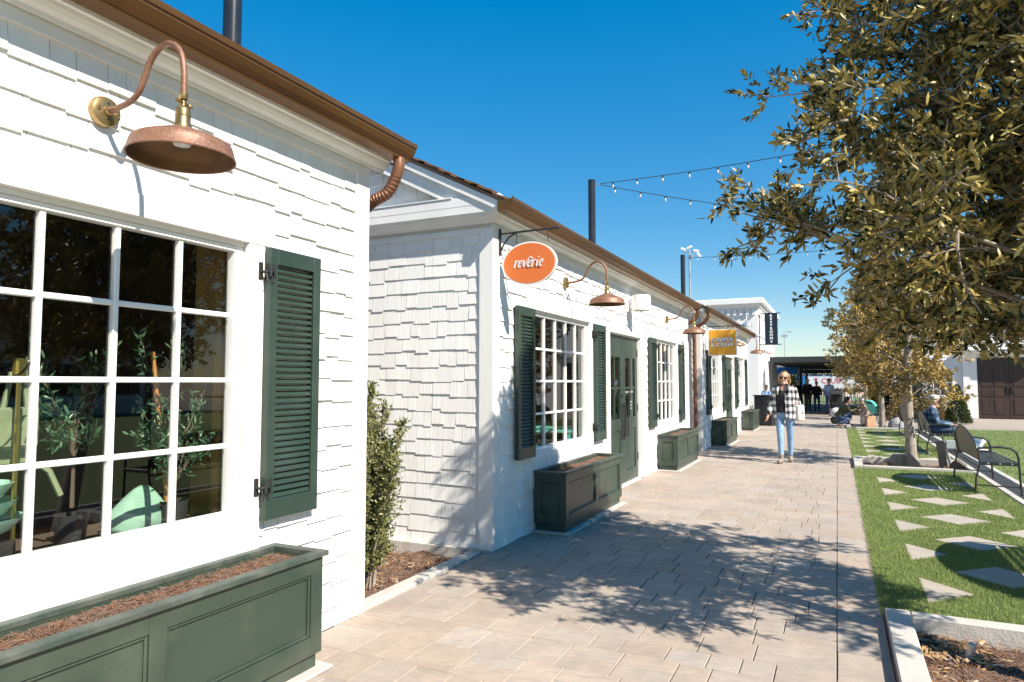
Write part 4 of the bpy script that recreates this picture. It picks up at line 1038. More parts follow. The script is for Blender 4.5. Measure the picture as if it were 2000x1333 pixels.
t = thing('square_sign', 'square amber hanging sign reading JUNIPER & CREW in white capitals', 'sign', (-2.69, 15.62, 2.735))
bracket(t, .80, (.20, .66), .065)
MB().box(.115, .725, -.018, .018, -.645, -.06, bev=.003).build('board', M['cream'], t)
MB().box(.135, .705, -.0215, -.0185, -.625, -.08).build('face', M['yellow_sign'], t)
for (txt, zz) in (('JUNIPER', -.300), ('& CREW', -.410)):
    for (dx, dz, yb, m_, nm) in ((.009, -.009, -.0222, M['navy'], 'letter_shadow'), (0, 0, -.0255, M['letter'], 'lettering')):
        me = text_mesh(txt, .116, m_, .0006, .0042 if nm == 'lettering' else .0048, 1.02); 
        o = link(nm, me, t); o.matrix_basis = TRS((.42 + dx, yb, zz + dz), (1.12, 1, 1), (R(90), 0, 0))

t = thing('blade_sign', 'tall black blade sign reading RESTROOMS down its face', 'sign', (-2.90, 30.1, 4.36))
MB().box(.02, .05, -.02, .02, -1.75, .06).tube([(.03, 0, 0), (.86, 0, 0)], .018, 6).tube([(.03, 0, -1.30), (.88, 0, -1.30)], .018, 6).build('bracket', M['black'], t)
MB().box(.24, .74, -.015, .015, -1.285, -.018, bev=.004).build('panel', M['navy'], t)
for i, ch in enumerate('RESTROOMS'):
    o = link('letter', text_mesh(ch, .135, M['letter'], .001, .006), t); o.matrix_basis = TRS((.49, -.018, -.105 - i * .134), (1.15, 1, 1), (R(90), 0, 0))

# ------------------------------------------------------------------ poles and string lights
def pole(x, y, lb, h=6.15):
    t = thing('light_pole', lb, 'pole', (x, y, 0), 0, 'black poles carrying the string lights')
    MB().tube([(0, 0, -.1), (0, 0, h)], .083, 20).build('shaft', M['pole'], t, smooth=True)
    MB().lathe([(.085, h), (.085, h + .03), (.001, h + .035)], (0, 0, 0), 20).build('cap', M['pole'], t)
    MB().tube([(.08, 0, h - .1), (.20, 0, h - .08)], .012, 6).build('hook', M['silver'], t)
    return t
pole(-5.0, 4.45, 'black pole rising behind the nearest roof', 6.15)
pole(-5.0, 14.80, 'black pole behind the double door shop holding two light strings', 6.13)
p3 = pole(-5.0, 25.1, 'black pole beside the thin silver mast holding one light string', 6.13)
t = thing('camera_mast', 'thin silver mast with a cluster of small cameras on top', 'mast', (-4.78, 25.25, 0))
MB().tube([(0, 0, 0), (0, 0, 6.35)], .035, 10).build('shaft', M['silver'], t, smooth=True)
b = MB().tube([(-.25, 0, 6.3), (.25, 0, 6.3)], .02, 6)
b.build('crossarm', M['silver'], t)
for (x, z, a) in ((-.22, 6.40, .5), (.0, 6.45, -.4), (.24, 6.30, .2), (.34, 6.14, .9)): MB().box(-.1, .1, -.04, .04, -.04, .04, bev=.01, mtx=Matrix.Translation((x, 0, z)) @ Matrix.Rotation(a, 4, 'Y')).build('camera', M['smooth_white'], t)
MB().box(.04, .11, -.05, .05, 6.02, 6.2, bev=.01).build('junction_box', M['silver'], t)
def string(lb, A, B, sag, n):
    t = thing('string_light', lb, 'string light', A, 0, 'bulb strings over the path')
    A = Vector(A); B = Vector(B); P = []
    for k in range(61):
        u = k / 60; p = A.lerp(B, u); p.z -= sag * 4 * u * (1 - u); P.append(p - A)
    MB().tube(P, .0085, 5).build('cable', M['black'], t)
    sk = MB().lathe([(.016, -.005), (.02, -.02), (.02, -.055), (.001, -.056)], (0, 0, 0), 8).mesh('socket', M['black'])
    bu = MB().lathe([(.012, -.056), (.019, -.07), (.023, -.09), (.020, -.11), (.010, -.13), (.001, -.135)], (0, 0, 0), 10).mesh('bulb', M['bulb'], True)
    L_ = (B - A).length; k = .35
    while k < L_ - .2:
        u = k / L_; p = A.lerp(B, u) - A; p.z -= sag * 4 * u * (1 - u)
        o = link('socket', sk, t); o.location = p; o2 = link('bulb', bu, t); o2.location = p; k += .62
string('upper light string climbing from the middle pole to the tree', (-4.8, 14.80, 6.05), (8.8, 11.1, 6.1), .33, 22)
string('lower light string dipping from the middle pole toward the tree', (-4.8, 14.82, 6.03), (8.8, 24.8, 6.1), .55, 26)
string('farthest light string running from the pole beside the silver mast', (-4.8, 25.1, 6.05), (8.8, 22.8, 6.1), .30, 24)
pole(9.0, 11.0, 'black pole standing across the lawn level with the nearest bench')
pole(9.0, 24.0, 'black pole standing across the lawn near its far edge')

# ------------------------------------------------------------------ brick restroom block
def brick_wall_mat():
    m = mat('painted_brickwork', (.80, .79, .77), .6, col2=(.77, .76, .74), scale=5)
    t = m.node_tree; N = t.nodes; L = t.links; b = N['Principled BSDF']
    g = N.new('ShaderNodeNewGeometry'); sp = N.new('ShaderNodeSeparateXYZ'); L.new(g.outputs['Position'], sp.inputs[0])
    a = N.new('ShaderNodeMath'); a.operation = 'ADD'; L.new(sp.outputs[0], a.inputs[0]); L.new(sp.outputs[1], a.inputs[1])
    cb = N.new('ShaderNodeCombineXYZ'); L.new(a.outputs[0], cb.inputs[0]); L.new(sp.outputs[2], cb.inputs[1])
    br = N.new('ShaderNodeTexBrick'); br.inputs['Scale'].default_value = 1; br.inputs['Brick Width'].default_value = .22; br.inputs['Row Height'].default_value = .08; br.inputs['Mortar Size'].default_value = .012
    L.new(cb.outputs[0], br.inputs['Vector'])
    bp = N.new('ShaderNodeBump'); bp.invert = True; bp.inputs['Strength'].default_value = .8; bp.inputs['Distance'].default_value = .012; L.new(br.outputs['Fac'], bp.inputs['Height']); L.new(bp.outputs[0], b.inputs['Normal'])
    return m
M['brickwork'] = brick_wall_mat()
t = thing('brick_block', 'tall white painted brick block with toothed cornice behind the shops', 'building', (-2.9, 29.8, 0))
MB().box(-7, 0, 0, 8.2, 0, 4.55).build('wall', M['brickwork'], t)
MB().box(-7.05, .05, -.05, 8.25, 4.5505, 4.62).box(-7.12, .12, -.12, 8.32, 4.6205, 4.74).box(-7.25, .25, -.25, 8.45, 4.7405, 4.98, bev=.02).build('cornice', M['smooth_white'], t)
dm = MB().box(-.06, .06, -.09, 0, -.12, .12).mesh('dentil', M['smooth_white'])
for k in range(28): o = link('dentil', dm, t); o.location = (-.15 - k * .25, -.001, 4.42)
for k in range(32): o = link('dentil', dm, t); o.matrix_basis = TRS((.001, .15 + k * .25, 4.42), (1, 1, 1), (0, 0, R(90)))
MB().box(-7.02, .03, -.03, 8.22, 3.42, 3.48).build('string_course', M['smooth_white'], t)
t = thing('litter_bin', 'black rectangular bin enclosure behind the last green planter', 'bin', (-2.28, 25.35, 0), R(-12))
MB().box(-.30, .30, -.28, .28, .03, 1.02, bev=.02).build('body', M['black'], t)
MB().box(-.33, .33, -.31, .31, 1.021, 1.06, bev=.01).build('lid', M['black'], t)
MB().box(-.27, .27, -.25, .25, 0, .029).build('plinth', M['black'], t)
MB().box(-.18, .18, -.288, -.281, .74, .90, bev=.003).build('flap', M['pole'], t)

# ------------------------------------------------------------------ trees and shrubs
def leaf_mesh(name, C_, D, L_, W_, m, up=None, fold=.25):
    """C_ base points, D unit directions, arrays of length and width"""
    n = len(C_)
    r = npr.normal(0, 1, (n, 3)); 
    if up is not None: r = r * .55 + np.array(up)
    s = np.cross(D, r); s /= np.maximum(np.linalg.norm(s, axis=1, keepdims=True), 1e-6); nn = np.cross(s, D)
    L_ = L_[:, None]; W_ = W_[:, None] / 2; curl = npr.uniform(-.12, .12, (n, 1)) * L_
    V = np.stack([C_, C_ + D * L_ * .30 + s * W_ * .80, C_ + D * L_ * .30 - s * W_ * .80, C_ + D * L_ * .68 + s * W_ * .85 + nn * curl * .5, C_ + D * L_ * .68 - s * W_ * .85 + nn * curl * .5,
                  C_ + D * L_ + nn * curl, C_ + D * L_ * .5 - nn * W_ * fold * 2], 1)
    T = np.array([[0, 1, 6], [0, 6, 2], [1, 3, 6], [6, 4, 2], [3, 5, 6], [6, 5, 4]])
    return V, T
def leaves_object(parent, V, T, m, limit, name='leaf', rest='foliage'):
    W = np.array(world_of(parent)); n = len(V); P = V @ W[:3, :3].T + W[:3, 3]
    keep = np.zeros(n, bool)
    if limit:
        ar = screen_area(P); keep[np.argsort(-ar)[:limit]] = True; keep &= ar > 0
        for i in np.nonzero(keep)[0]: link(name, big_mesh(name, V[i], T, m, True), parent)
    R_ = V[~keep]; k = V.shape[1]; b = (np.arange(len(R_)) * k)[:, None, None]
    o = link(rest, big_mesh(rest, R_.reshape(-1, 3), (b + T[None]).reshape(-1, 3), m, True), parent); o['kind'] = 'stuff'
def bez(p0, p1, p2, n):
    return [p0 * (1 - u) ** 2 + p1 * 2 * u * (1 - u) + p2 * u * u for u in [k / n for k in range(n + 1)]]
def rv(s=1.0): return Vector((rnd.gauss(0, s), rnd.gauss(0, s), rnd.gauss(0, s)))
def tree(label, loc, seed, m, z0=1.6, z1=6.2, rmax=1.75, limbs=24, subs=9, twigs=8, lpt=13, limit=0, trunk_r=.092, ll=(.05, .082), lw=(.017, .026), lean=(0, 0), clear=None, barkm=None, limb_in=(.62, .92), power=1.15):
    global rnd, npr
    rs, ns = rnd, npr; rnd = random.Random(seed); npr = np.random.default_rng(seed)
    t = thing('oak_tree', label, 'tree', loc, 0, 'young oaks in a row along the turf')
    def rad(z):
        s = (z - z0) / (z1 - z0)
        return rmax * (math.sqrt(max(0, 1 - ((.26 - s) / .26) ** 2 * .62)) if s < .26 else max(.05, 1 - ((s - .26) / .74) ** power))
    TR = lambda z: Vector((lean[0] * min(z, 3.0) + .03 * math.sin(z * 1.7 + seed), lean[1] * min(z, 3.0) + .03 * math.cos(z * 1.3 + seed), z))
    zt = z1 - .5; pts = [TR(-.12)] + [TR(k * zt / 16) for k in range(17)]
    rr = [trunk_r * 1.25] + [trunk_r * (1 - .80 * k / 16) * (1.12 if k == 0 else 1) for k in range(17)]
    MB().tube(pts, rr, 14).build('trunk', M['bark'], t, smooth=True)
    lb = MB(); tb = MB(); C_ = []; D_ = []
    for i in range(limbs):
        u = (i + .5) / limbs; zs = z0 * .80 + u * (zt - z0 * .80) * .92; p0 = TR(zs)
        a = i * 2.39996 + rnd.uniform(-.4, .4)
        ze = min(max(zs + rnd.uniform(.0, .85), z0 + .05), z1 - .1); re = rad(ze) * rnd.uniform(*limb_in)
        p2 = Vector((p0.x + math.cos(a) * re, p0.y + math.sin(a) * re, ze)); p1 = p0.lerp(p2, .45) + Vector((0, 0, rnd.uniform(.0, .30)))
        L1 = bez(p0, p1, p2, 8); r0 = trunk_r * (.19 - .08 * u)
        lb.tube(L1, [r0 * (1 - .75 * k / 8) for k in range(9)], 7)
        for j in range(int(subs * (1 if u < .55 else 1.45 - .85 * u))):
            s = rnd.uniform(.22, 1.0); q0 = L1[0].lerp(L1[-1], s) if False else L1[min(8, int(s * 8))]
            out = Vector((math.cos(a), math.sin(a), .15)); d = (out * .7 + rv(.75)).normalized()
            ln = rnd.uniform(.28, .62); q2 = q0 + d * ln
            zc = min(max(q2.z, z0 - .12), z1); rr_ = math.hypot(q2.x - TR(zc).x, q2.y - TR(zc).y); rm = rad(zc) * 1.06
            if rr_ > rm: q2.x = TR(zc).x + (q2.x - TR(zc).x) * rm / rr_; q2.y = TR(zc).y + (q2.y - TR(zc).y) * rm / rr_
            q2.z = zc
            q1 = q0.lerp(q2, .5) + rv(.06) + Vector((0, 0, .05)); S1 = bez(q0, q1, q2, 5)
            lb.tube(S1, [r0 * .35 * (1 - .7 * k / 5) + .002 for k in range(6)], 5)
            for k in range(twigs):
                w0 = S1[min(5, int(rnd.uniform(.2, 1.0) * 6))]; dd = ((q2 - q0).normalized() * .6 + rv(.62) + Vector((0, 0, .12))).normalized()
                tl = rnd.uniform(.10, .26); w2 = w0 + dd * tl
                if k % 3 == 0: tb.tube([w0, w2], [.0035, .0015], 3, False)
                for e in range(lpt):
                    v = rnd.uniform(.15, 1.02) ** .8; pp = w0.lerp(w2, v); ld = (dd * .75 + rv(.55)).normalized()
                    C_.append(pp + rv(.006)); D_.append(ld)
    lb.build('limb', barkm or M['bark'], t, smooth=True)['kind'] = 'stuff'
    tb.build('twig', M['twig'], t)['kind'] = 'stuff'
    C_ = np.array([tuple(p) for p in C_]); D_ = np.array([tuple(p) for p in D_])
    if clear is not None:
        k = clear(C_ + np.array(loc)); C_, D_ = C_[k], D_[k]
    n = len(C_); V, T = leaf_mesh('leaf', C_, D_, npr.uniform(*ll, n), npr.uniform(*lw, n), m)
    leaves_object(t, V, T, m, limit)
    rnd, npr = rs, ns
    return t
tree('big leafy oak crowding the upper right of the view', (1.22, 4.28, -.06), 5, M['leaf_oak'], limit=300, z0=1.92, z1=5.75, rmax=1.84, limbs=48, subs=13, twigs=13, lpt=17, lean=(.0, .17), ll=(.036, .078), lw=(.014, .025), limb_in=(.70, 1.02), power=1.0)
tree2 = tree('slim oak with golden leaves in the middle mulch bed by the benches', (1.19, 14.45, -.06), 9, M['leaf_gold'], z0=1.45, rmax=1.55, limbs=28, subs=9, twigs=9, lpt=15, ll=(.055, .09), lw=(.021, .031))
for (x, y, rz, lb) in ((1.25, 25.15, 1.9, 'pale trunked oak in the far bed behind the crouching woman'), (1.02, 30.6, 4.0, 'farthest pale trunked oak near the stroller')):
    c = copy_tree(tree2, None, lb); c.location = (x, y, -.05); c.rotation_euler.z = rz

def bush(name, label, cat, loc, gen, m, ll, lw, stems=(), group=None, up=None):
    t = thing(name, label, cat, loc, 0, group)
    if stems:
        b = MB()
        for (p, q, r0) in stems: b.tube(bez(Vector(p), Vector(p).lerp(Vector(q), .5) + Vector((rnd.uniform(-.04, .04), rnd.uniform(-.04, .04), .03)), Vector(q), 5), [r0 * (1 - .7 * k / 5) for k in range(6)], 5)
        b.build('stem', M['bark'], t, smooth=True)['kind'] = 'stuff'
    C_, D_ = gen(); n = len(C_)
    V, T = leaf_mesh('leaf', C_, D_, npr.uniform(*ll, n), npr.uniform(*lw, n), m, up)
    leaves_object(t, V, T, m, 0)
    return t
def gen_shrub():
    C_ = []; D_ = []
    for (p, q, r0) in SST:
        p = Vector(p); q = Vector(q); ax = (q - p).normalized(); ln = (q - p).length
        for k in range(int(80 * ln)):
            u = rnd.uniform(.12, 1.0); a = p.lerp(q, u); d = (ax * .8 + rv(.5)).normalized(); tl = rnd.uniform(.05, .20) * (1.15 - u * .7)
            for e in range(12):
                v = rnd.random(); C_.append(a + d * tl * v + rv(.006)); D_.append((d * .7 + rv(.5)).normalized())
        for e in range(40): C_.append(p.lerp(q, rnd.uniform(.8, 1.02)) + rv(.01)); D_.append((ax + rv(.5)).normalized())
    return np.array([tuple(c) for c in C_]), np.array([tuple(d) for d in D_])
SST = []
for k in range(22):
    a = rnd.uniform(0, 6.283); r0 = rnd.uniform(0, .10); h = rnd.uniform(.70, 1.40); sp = rnd.uniform(.08, .44) * (1.75 - h)
    SST.append(((r0 * math.cos(a), r0 * math.sin(a), -.06), (sp * math.cos(a) * 1.15, sp * math.sin(a) * 1.15, h), .011))
SST.append(((0, 0, -.06), (.05, .0, 1.47), .012))
bush('upright_shrub', 'bushy green shrub growing in the gap between the first two shops', 'shrub', (-3.30, 4.30, 0), gen_shrub, M['leaf_shrub'], (.022, .040), (.009, .016), SST)
def gen_cone(h, r, n, tip=.6):
    def g():
        z = h * (1 - npr.uniform(0, 1, n) ** .55); a = npr.uniform(0, 6.283, n); rr = r * (1 - (z / h)) ** .8 * npr.uniform(.72, 1.06, n) * (1 + .12 * np.sin(a * 7 + z * 9))
        C_ = np.stack([rr * np.cos(a), rr * np.sin(a), z + .02], 1); D = np.stack([np.cos(a) * .6, np.sin(a) * .6, np.full(n, tip)], 1) + npr.normal(0, .4, (n, 3))
        return C_, D / np.linalg.norm(D, axis=1, keepdims=True)
    return g
def gen_blob(rx, ry, rz_, n):
    def g():
        d = npr.normal(0, 1, (n, 3)); d /= np.linalg.norm(d, axis=1, keepdims=True); d[:, 2] = np.abs(d[:, 2]) * 1.0
        k = npr.uniform(.55, 1.05, n)[:, None] * (1 + .18 * np.sin(d[:, :1] * 9) * np.cos(d[:, 1:2] * 8)); C_ = d * k * np.array([rx, ry, rz_])
        D = d + npr.normal(0, .7, (n, 3)); return C_, D / np.linalg.norm(D, axis=1, keepdims=True)
    return g
bush('conical_evergreen', 'dark green cone shaped evergreen beside the brown double doors', 'shrub', (3.92, 29.4, 0), gen_cone(1.42, .40, 5200), M['leaf_cone'], (.05, .10), (.02, .035))
bush('tan_bush', 'tan leaved bush behind the seated man beside the cone evergreen', 'bush', (3.25, 30.3, 0), gen_blob(.55, .5, 1.05, 3200), M['leaf_bush'], (.06, .11), (.03, .05), group='tan bushes before the white house')
bush('tan_bush', 'tan leaved bush left of the slim oak trunk', 'bush', (2.35, 31.0, 0), gen_blob(.65, .5, .95, 3000), M['leaf_bush'], (.06, .11), (.03, .05), group='tan bushes before the white house')
bush('dark_bush', 'tall dark bush in shade below the house window', 'bush', (2.9, 32.6, 0), gen_blob(.75, .6, 1.75, 3600), M['leaf_dark'], (.07, .12), (.03, .05), group='dark bushes before the white house')
bush('dark_bush', 'low dark bush at the far end behind the tree trunks', 'bush', (1.9, 38.0, 0), gen_blob(.9, .6, 1.3, 2600), M['leaf_dark'], (.09, .15), (.04, .07), group='dark bushes before the white house')
bush('low_plant', 'sprawling pale plant between the last shop and the black bin', 'plant', (-2.72, 25.5, 0), gen_blob(.3, .45, .62, 700), M['leaf_shrub'], (.06, .14), (.02, .04))

# ------------------------------------------------------------------ white house with the brown doors
t = thing('white_house', 'white sided house with tall brown double doors across the lawn', 'building', (3.3, 34.0, 0))
holes = [(1.97, 4.15, 0, 2.52), (.42, 1.08, .95, 2.0)]
b = MB()
for (p, q, r, s) in subtract(0, 10, 0, 5.4, holes): b.box(p, q, 0, .2, r, s)
b.box(0, 10, 5, 5.2, 0, 5.4).box(0, .2, .2, 5, 0, 5.4).box(9.8, 10, .2, 5, 0, 5.4)
b.build('wall', M['house_white'], t)
bm_ = []
LAP = MB().add([(0, 0, 0), (1, 0, 0), (1, 0, 1), (0, 0, 1), (0, -1, 0), (1, -1, 0), (1, -.25, 1), (0, -.25, 1)], [(0, 4, 5, 1), (4, 7, 6, 5), (7, 3, 2, 6), (0, 3, 7, 4), (1, 5, 6, 2)]).mesh('siding_board', M['house_white'])
for k in range(46):
    z = .02 + k * .115
    for (p, q, r, s) in subtract(.12, 9.9, z, z + .12, [(1.45, 4.7, 0, 2.75), (.30, 1.2, .8, 2.12)]):
        if s - r > .06: bm_.append(TRS((p, -.001, r), (q - p, .016, s - r)))
pieces(t, 'siding_board', LAP, bm_, 90, 'siding', M['house_white'])
for (x0, x1) in ((-.02, .12), (1.46, 1.68), (4.2, 4.42)): MB().box(x0, x1, -.09, -.002, 0, 2.72, bev=.006).build('pilaster', M['smooth_white'], t)
MB().box(1.69, 1.96, -.03, -.002, 0, 2.70).build('door_casing', M['smooth_white'], t)
MB().box(1.36, 4.6, -.45, -.092, 2.722, 2.80, bev=.01).box(1.30, 4.66, -.52, -.06, 2.8005, 2.88, bev=.01).build('door_hood', M['smooth_white'], t)
dm = MB().box(-.035, .035, -.05, .05, 0, .16).mesh('baluster', M['smooth_white'])
for k in range(22): o = link('baluster', dm, t); o.location = (1.45 + k * .15, -.42, 2.881)
MB().box(1.34, 4.62, -.49, -.35, 3.0415, 3.09, bev=.01).build('rail', M['smooth_white'], t)
for k in range(2):
    x0 = 1.975 + k * 1.09; b = MB()
    b.box(x0, x0 + 1.08, .02, .06, .01, 2.51)
    dl = b.build('door_leaf', M['wood_door'], t)
    for (z0, z1) in ((.18, .78), (.92, 1.18), (1.32, 2.36)):
        for j in range(2): MB().box(x0 + .13 + j * .44, x0 + .51 + j * .44, .004, .0195, z0, z1, bev=.008).build('panel', M['wood_door'], dl)
    MB().box(x0 + (.99 if k == 0 else .05), x0 + (1.03 if k == 0 else .09), -.03, .0195, 1.02, 1.32, bev=.008).build('handle', M['black'], dl)
MB().box(.30, 1.2, -.04, -.0, .83, .94).box(.30, .415, -.04, -.0, .94, 2.02).box(1.085, 1.2, -.04, -.0, .94, 2.02).box(.30, 1.2, -.04, -.0, 2.021, 2.12).build('window', M['smooth_white'], t)
wn = t.children[-1]
MB().add([(.42, .05, .95), (1.08, .05, .95), (1.08, .05, 2.0), (.42, .05, 2.0)], [(0, 1, 2, 3)]).build('pane', M['glass'], wn)
b = MB()
for k in range(1, 3): b.box(.42 + .22 * k - .012, .42 + .22 * k + .012, .02, .045, .95, 2.0)
for k in range(1, 4): b.box(.42, 1.08, .018, .044, .95 + .2625 * k - .012, .95 + .2625 * k + .012)
b.build('muntin', M['smooth_white'], wn)
MB().box(.2, 9.8, .6, .7, .02, 5.2).build('inner_wall', M['dark_room'], t)
MB().prism([(-.4, 5.40), (10.4, 5.40), (5, 8.0)], -.4, 5.6, 'Y').build('roof', M['shake'], t)

# ------------------------------------------------------------------ far end of the path
fn = thing('iron_fence', 'black iron railing along the far lawn beyond the walkers', 'fence', (-4, 52.6, 0))
MB().box(0, 14, -.02, .02, 1.02, 1.06).box(0, 14, -.02, .02, .12, .16).build('rail', M['black'], fn)
bar = MB().box(-.012, .012, -.012, .012, 0, 1.02).mesh('bar', M['black'])
for k in range(112): o = link('bar', bar, fn); o.location = (k * .125, -.0, .0)
post = MB().box(-.04, .04, -.04, .04, 0, 1.15).mesh('post', M['black'])
for k in range(8): o = link('post', post, fn); o.location = (k * 2, 0.03, 0)
t = thing('banner', 'long white and blue printed banner with red CLUB lettering on the far fence', 'banner', (-2.55, 54.5, 0))
MB().box(.0, 9, -.01, .01, 1.02, 1.98).build('sheet', M['banner'], t)
MB().box(.0, .52, -.014, -.0105, 1.02, 1.98).box(.521, 9, -.014, -.0105, 1.93, 1.98).build('blue_border', M['blue_canvas'], t)
o = link('lettering', text_mesh('CLUB', .52, M['pennant'], .002, .006), t); o.matrix_basis = TRS((2.15, -.016, 1.58), (1.0, 1, 1), (R(90), 0, 0))
MB().lathe([(.12, 0), (.12, .004)], (1.16, -.0125, 1.70), 16, 'Y', True).build('dot', M['pennant'], t)
MB().prism([(1.05, 1.68), (1.27, 1.68), (1.16, 1.55)], -.0175, -.0168, 'Y').build('dot_tip', M['blue_canvas'], t)
MB().prism([(3.4, 1.12), (4.2, 1.25), (5.0, 1.52), (5.4, 1.50), (4.6, 1.14)], -.014, -.0106, 'Y').build('red_swoosh', M['pennant'], t)
for x in (.05, 3, 6, 8.95): MB().tube([(x, .05, 0), (x, .05, 2.1)], .035, 8).build('post', M['black'], t)
t = thing('shade_canopy', 'wide dark steel canopy roof at the far end of the path', 'canopy', (-2.78, 34.2, 0))
MB().box(0, 11, 0, 17, 2.50, 2.62).build('roof', M['grey_roof'], t)
rf_ = MB().box(.1, 10.9, 0, .10, 2.36, 2.499).mesh('rafter', M['grey_roof'])
for k in range(14): o = link('rafter', rf_, t); o.location = (0, .3 + k * 1.25, 0)
pm_ = MB().box(-.08, .08, -.08, .08, 0, 2.359).mesh('post', M['grey_roof'])
for x in (.15, 4.6, 10.6):
    for y in (.3, 8.6, 16.6):
        if (x, y) != (4.6, .3): o = link('post', pm_, t); o.location = (x + (.75 if x < 1 and y > 8 else 0), y, 0)
MB().box(-.05, 11.05, -.10, -.001, 2.42, 2.68).build('edge_beam', M['grey_roof'], t)
MB().box(0, 11, 16.8, 16.95, 2.10, 2.359).build('rear_beam', M['grey_roof'], t)
t = thing('blue_awning', 'small bright blue awning under the dark canopy beside the brick block', 'awning', (-2.05, 43.0, -.16))
MB().prism([(0, 2.50), (.0, 2.12), (-1.3, 2.12), (-1.3, 2.50)], 0, .04, 'Y').build('valance', M['blue_canvas'], t)
MB().box(0, .04, .041, 1.9, 2.12, 2.50).build('side_panel', M['pale_canvas'], t)
MB().box(-1.3, .04, 0, 1.9, 2.505, 2.54).build('top', M['blue_canvas'], t)
for x in (-1.2, -.05): MB().box(x - .03, x + .03, 1.75, 1.81, 0, 2.5).build('post', M['black'], t)
sheet('infield', -60, 60, 80, 130, -.01, M['tan'])
for (x, y, w_, h_, lb) in ((-16, 132, 14, 4.6, 'long low white building far beyond the sports field'), (6, 138, 22, 5.2, 'pale flat roofed building on the horizon behind the oaks'), (-42, 140, 20, 5, 'distant pale warehouse at the horizon')):
    t = thing('far_building', lb, 'building', (x, y, 0), 0, 'low buildings on the horizon')
    MB().box(0, w_, 0, 8, 0, h_).build('wall', M['house_white'], t); MB().box(-.3, w_ + .3, -.3, 8.3, h_ + .001, h_ + .4).build('roof', M['grey_roof'], t)
    for k in range(int(w_ // 2.4)): MB().box(.7 + k * 2.4, 1.9 + k * 2.4, -.03, -.001, 1.2, 2.6).build('window', M['dark_room'], t)
bush('field_hedge', 'dark hedge along the far side of the sports field', 'hedge', (4, 120, 0), gen_blob(40, 3, 3.0, 24000), M['leaf_dark'], (.30, .55), (.16, .3))
t = thing('far_mast', 'thin pale antenna mast on the horizon beside the brick block', 'mast', (-6.1, 96, 0))
MB().tube([(0, 0, 0), (0, 0, 8.3)], .05, 6).build('shaft', M['silver'], t)
MB().box(-.4, .4, -.1, .1, 7.4, 7.7).box(.3, .9, -.1, .1, 8.0, 8.15).build('antenna', M['silver'], t)
# ------------------------------------------------------------------ benches
def bench(label, x, y, L_=1.82):
    t = thing('metal_bench', label, 'bench', (x, y, 0), 0, 'metal benches facing the lawn')
    B = M['black']
    n = 18; arch = []
    for k in range(n + 1):
        u = k / n; yy = .03 + (L_ - .06) * u; s = math.sin(math.pi * u)
        arch.append((yy, .60 + .27 * s ** .55))
    bx = lambda z: .05 - (z - .42) * .20
    # solid sheet back
    V = []; F = []
    for (yy, zt) in arch:
        for j in range(5):
            z = .45 + (zt - .45) * j / 4
            V.append((bx(z) + .004, yy, z))
    for (yy, zt) in arch:
        for j in range(5):
            z = .45 + (zt - .45) * j / 4; V.append((bx(z), yy, z))
    N = (n + 1) * 5
    for i in range(n):
        for j in range(4):
            a = i * 5 + j; F.append((a, a + 5, a + 6, a + 1)); a += N; F.append((a, a + 1, a + 6, a + 5))
    MB().add(V, F).build('backrest', M['bench_brown'], t, smooth=True)
    MB().tube([(bx(.45), .03, .45)] + [(bx(z), yy, z) for yy, z in arch] + [(bx(.45), L_ - .03, .45)], .013, 8).build('back_frame', B, t, smooth=True)
    sl = MB().box(-.020, .020, .02, L_ - .02, -.006, .006, bev=.003).mesh('slat', B)
    for k in range(8): o = link('slat', sl, t); o.location = (.085 + k * .053, 0, .437 - .02 * math.sin(math.pi * k / 7))
    for yy in (.0, L_):
        MB().box(.02, .47, yy - .012, yy + .012, .405, .45, bev=.004).build('side_rail', B, t)
        for xx in (.12, .25, .38): MB().lathe([(.012, 0), (.010, .004), (.001, .005)], (xx, (yy - .0125 if yy == 0 else yy + .0125), .428), 10, 'Y' if yy == 0 else 'Y').build('bolt', M['silver'], t)
        MB().tube([(-.035, yy, 0), (-.02, yy, .22), (.03, yy, .42), (bx(.6), yy, .62)], .013, 8).build('leg', B, t, smooth=True)
        MB().tube([(.475, yy, 0), (.462, yy, .25), (.455, yy, .50), (.435, yy, .585), (.37, yy, .635), (.25, yy, .645), (.10, yy, .635), (bx(.62), yy, .62)], .014, 8).build('leg', B, t, smooth=True)
        MB().tube([(-.026, yy, .14), (.468, yy, .13)], .009, 6).build('stretcher', B, t)
    MB().tube([(.01, 0, .38), (.01, L_, .38)], .011, 6).build('rear_rail', B, t)
    return t
bench('empty black metal bench with arched brown back nearest the camera', 1.655, 10.93)
bench('black metal bench that the man in the cap sits on', 1.655, 16.35)
bench('third black bench farther down beyond the seated man', 1.655, 21.5)
bench('black bench out by the front bed casting slatted shade', 1.655, 5.60)
t = thing('drain_post', 'dark tilted post with a grey box beside the slim oak bed', 'post', (1.70, 14.62, -.02), R(10))
MB().box(-.06, .06, -.04, .04, 0, .46, bev=.006, mtx=Matrix.Rotation(R(-6), 4, 'Y')).build('post', M['black'], t)
MB().tube([(.14, .05, 0), (.04, .05, .42)], .025, 8).build('strut', M['silver'], t)
MB().box(.05, .20, -.02, .10, .32, .47, bev=.008).build('junction_box', M['silver'], t)
t = thing('tree_light', 'dark grey angled ground light at the foot of the slim oak', 'ground light', (1.02, 14.0, -.05), R(20))
MB().prism([(-.20, 0), (.18, 0), (.23, .13), (.10, .27), (-.12, .27), (-.23, .14)], -.12, .12, 'Y').build('housing', M['black'], t)
t = thing('tree_light', 'brown wedge shaped ground light beside the tilted post', 'ground light', (1.92, 14.35, -.03), R(-20))
MB().prism([(-.14, 0), (.18, 0), (-.05, .17), (-.14, .08)], -.10, .10, 'Y').build('housing', M['khaki'], t)
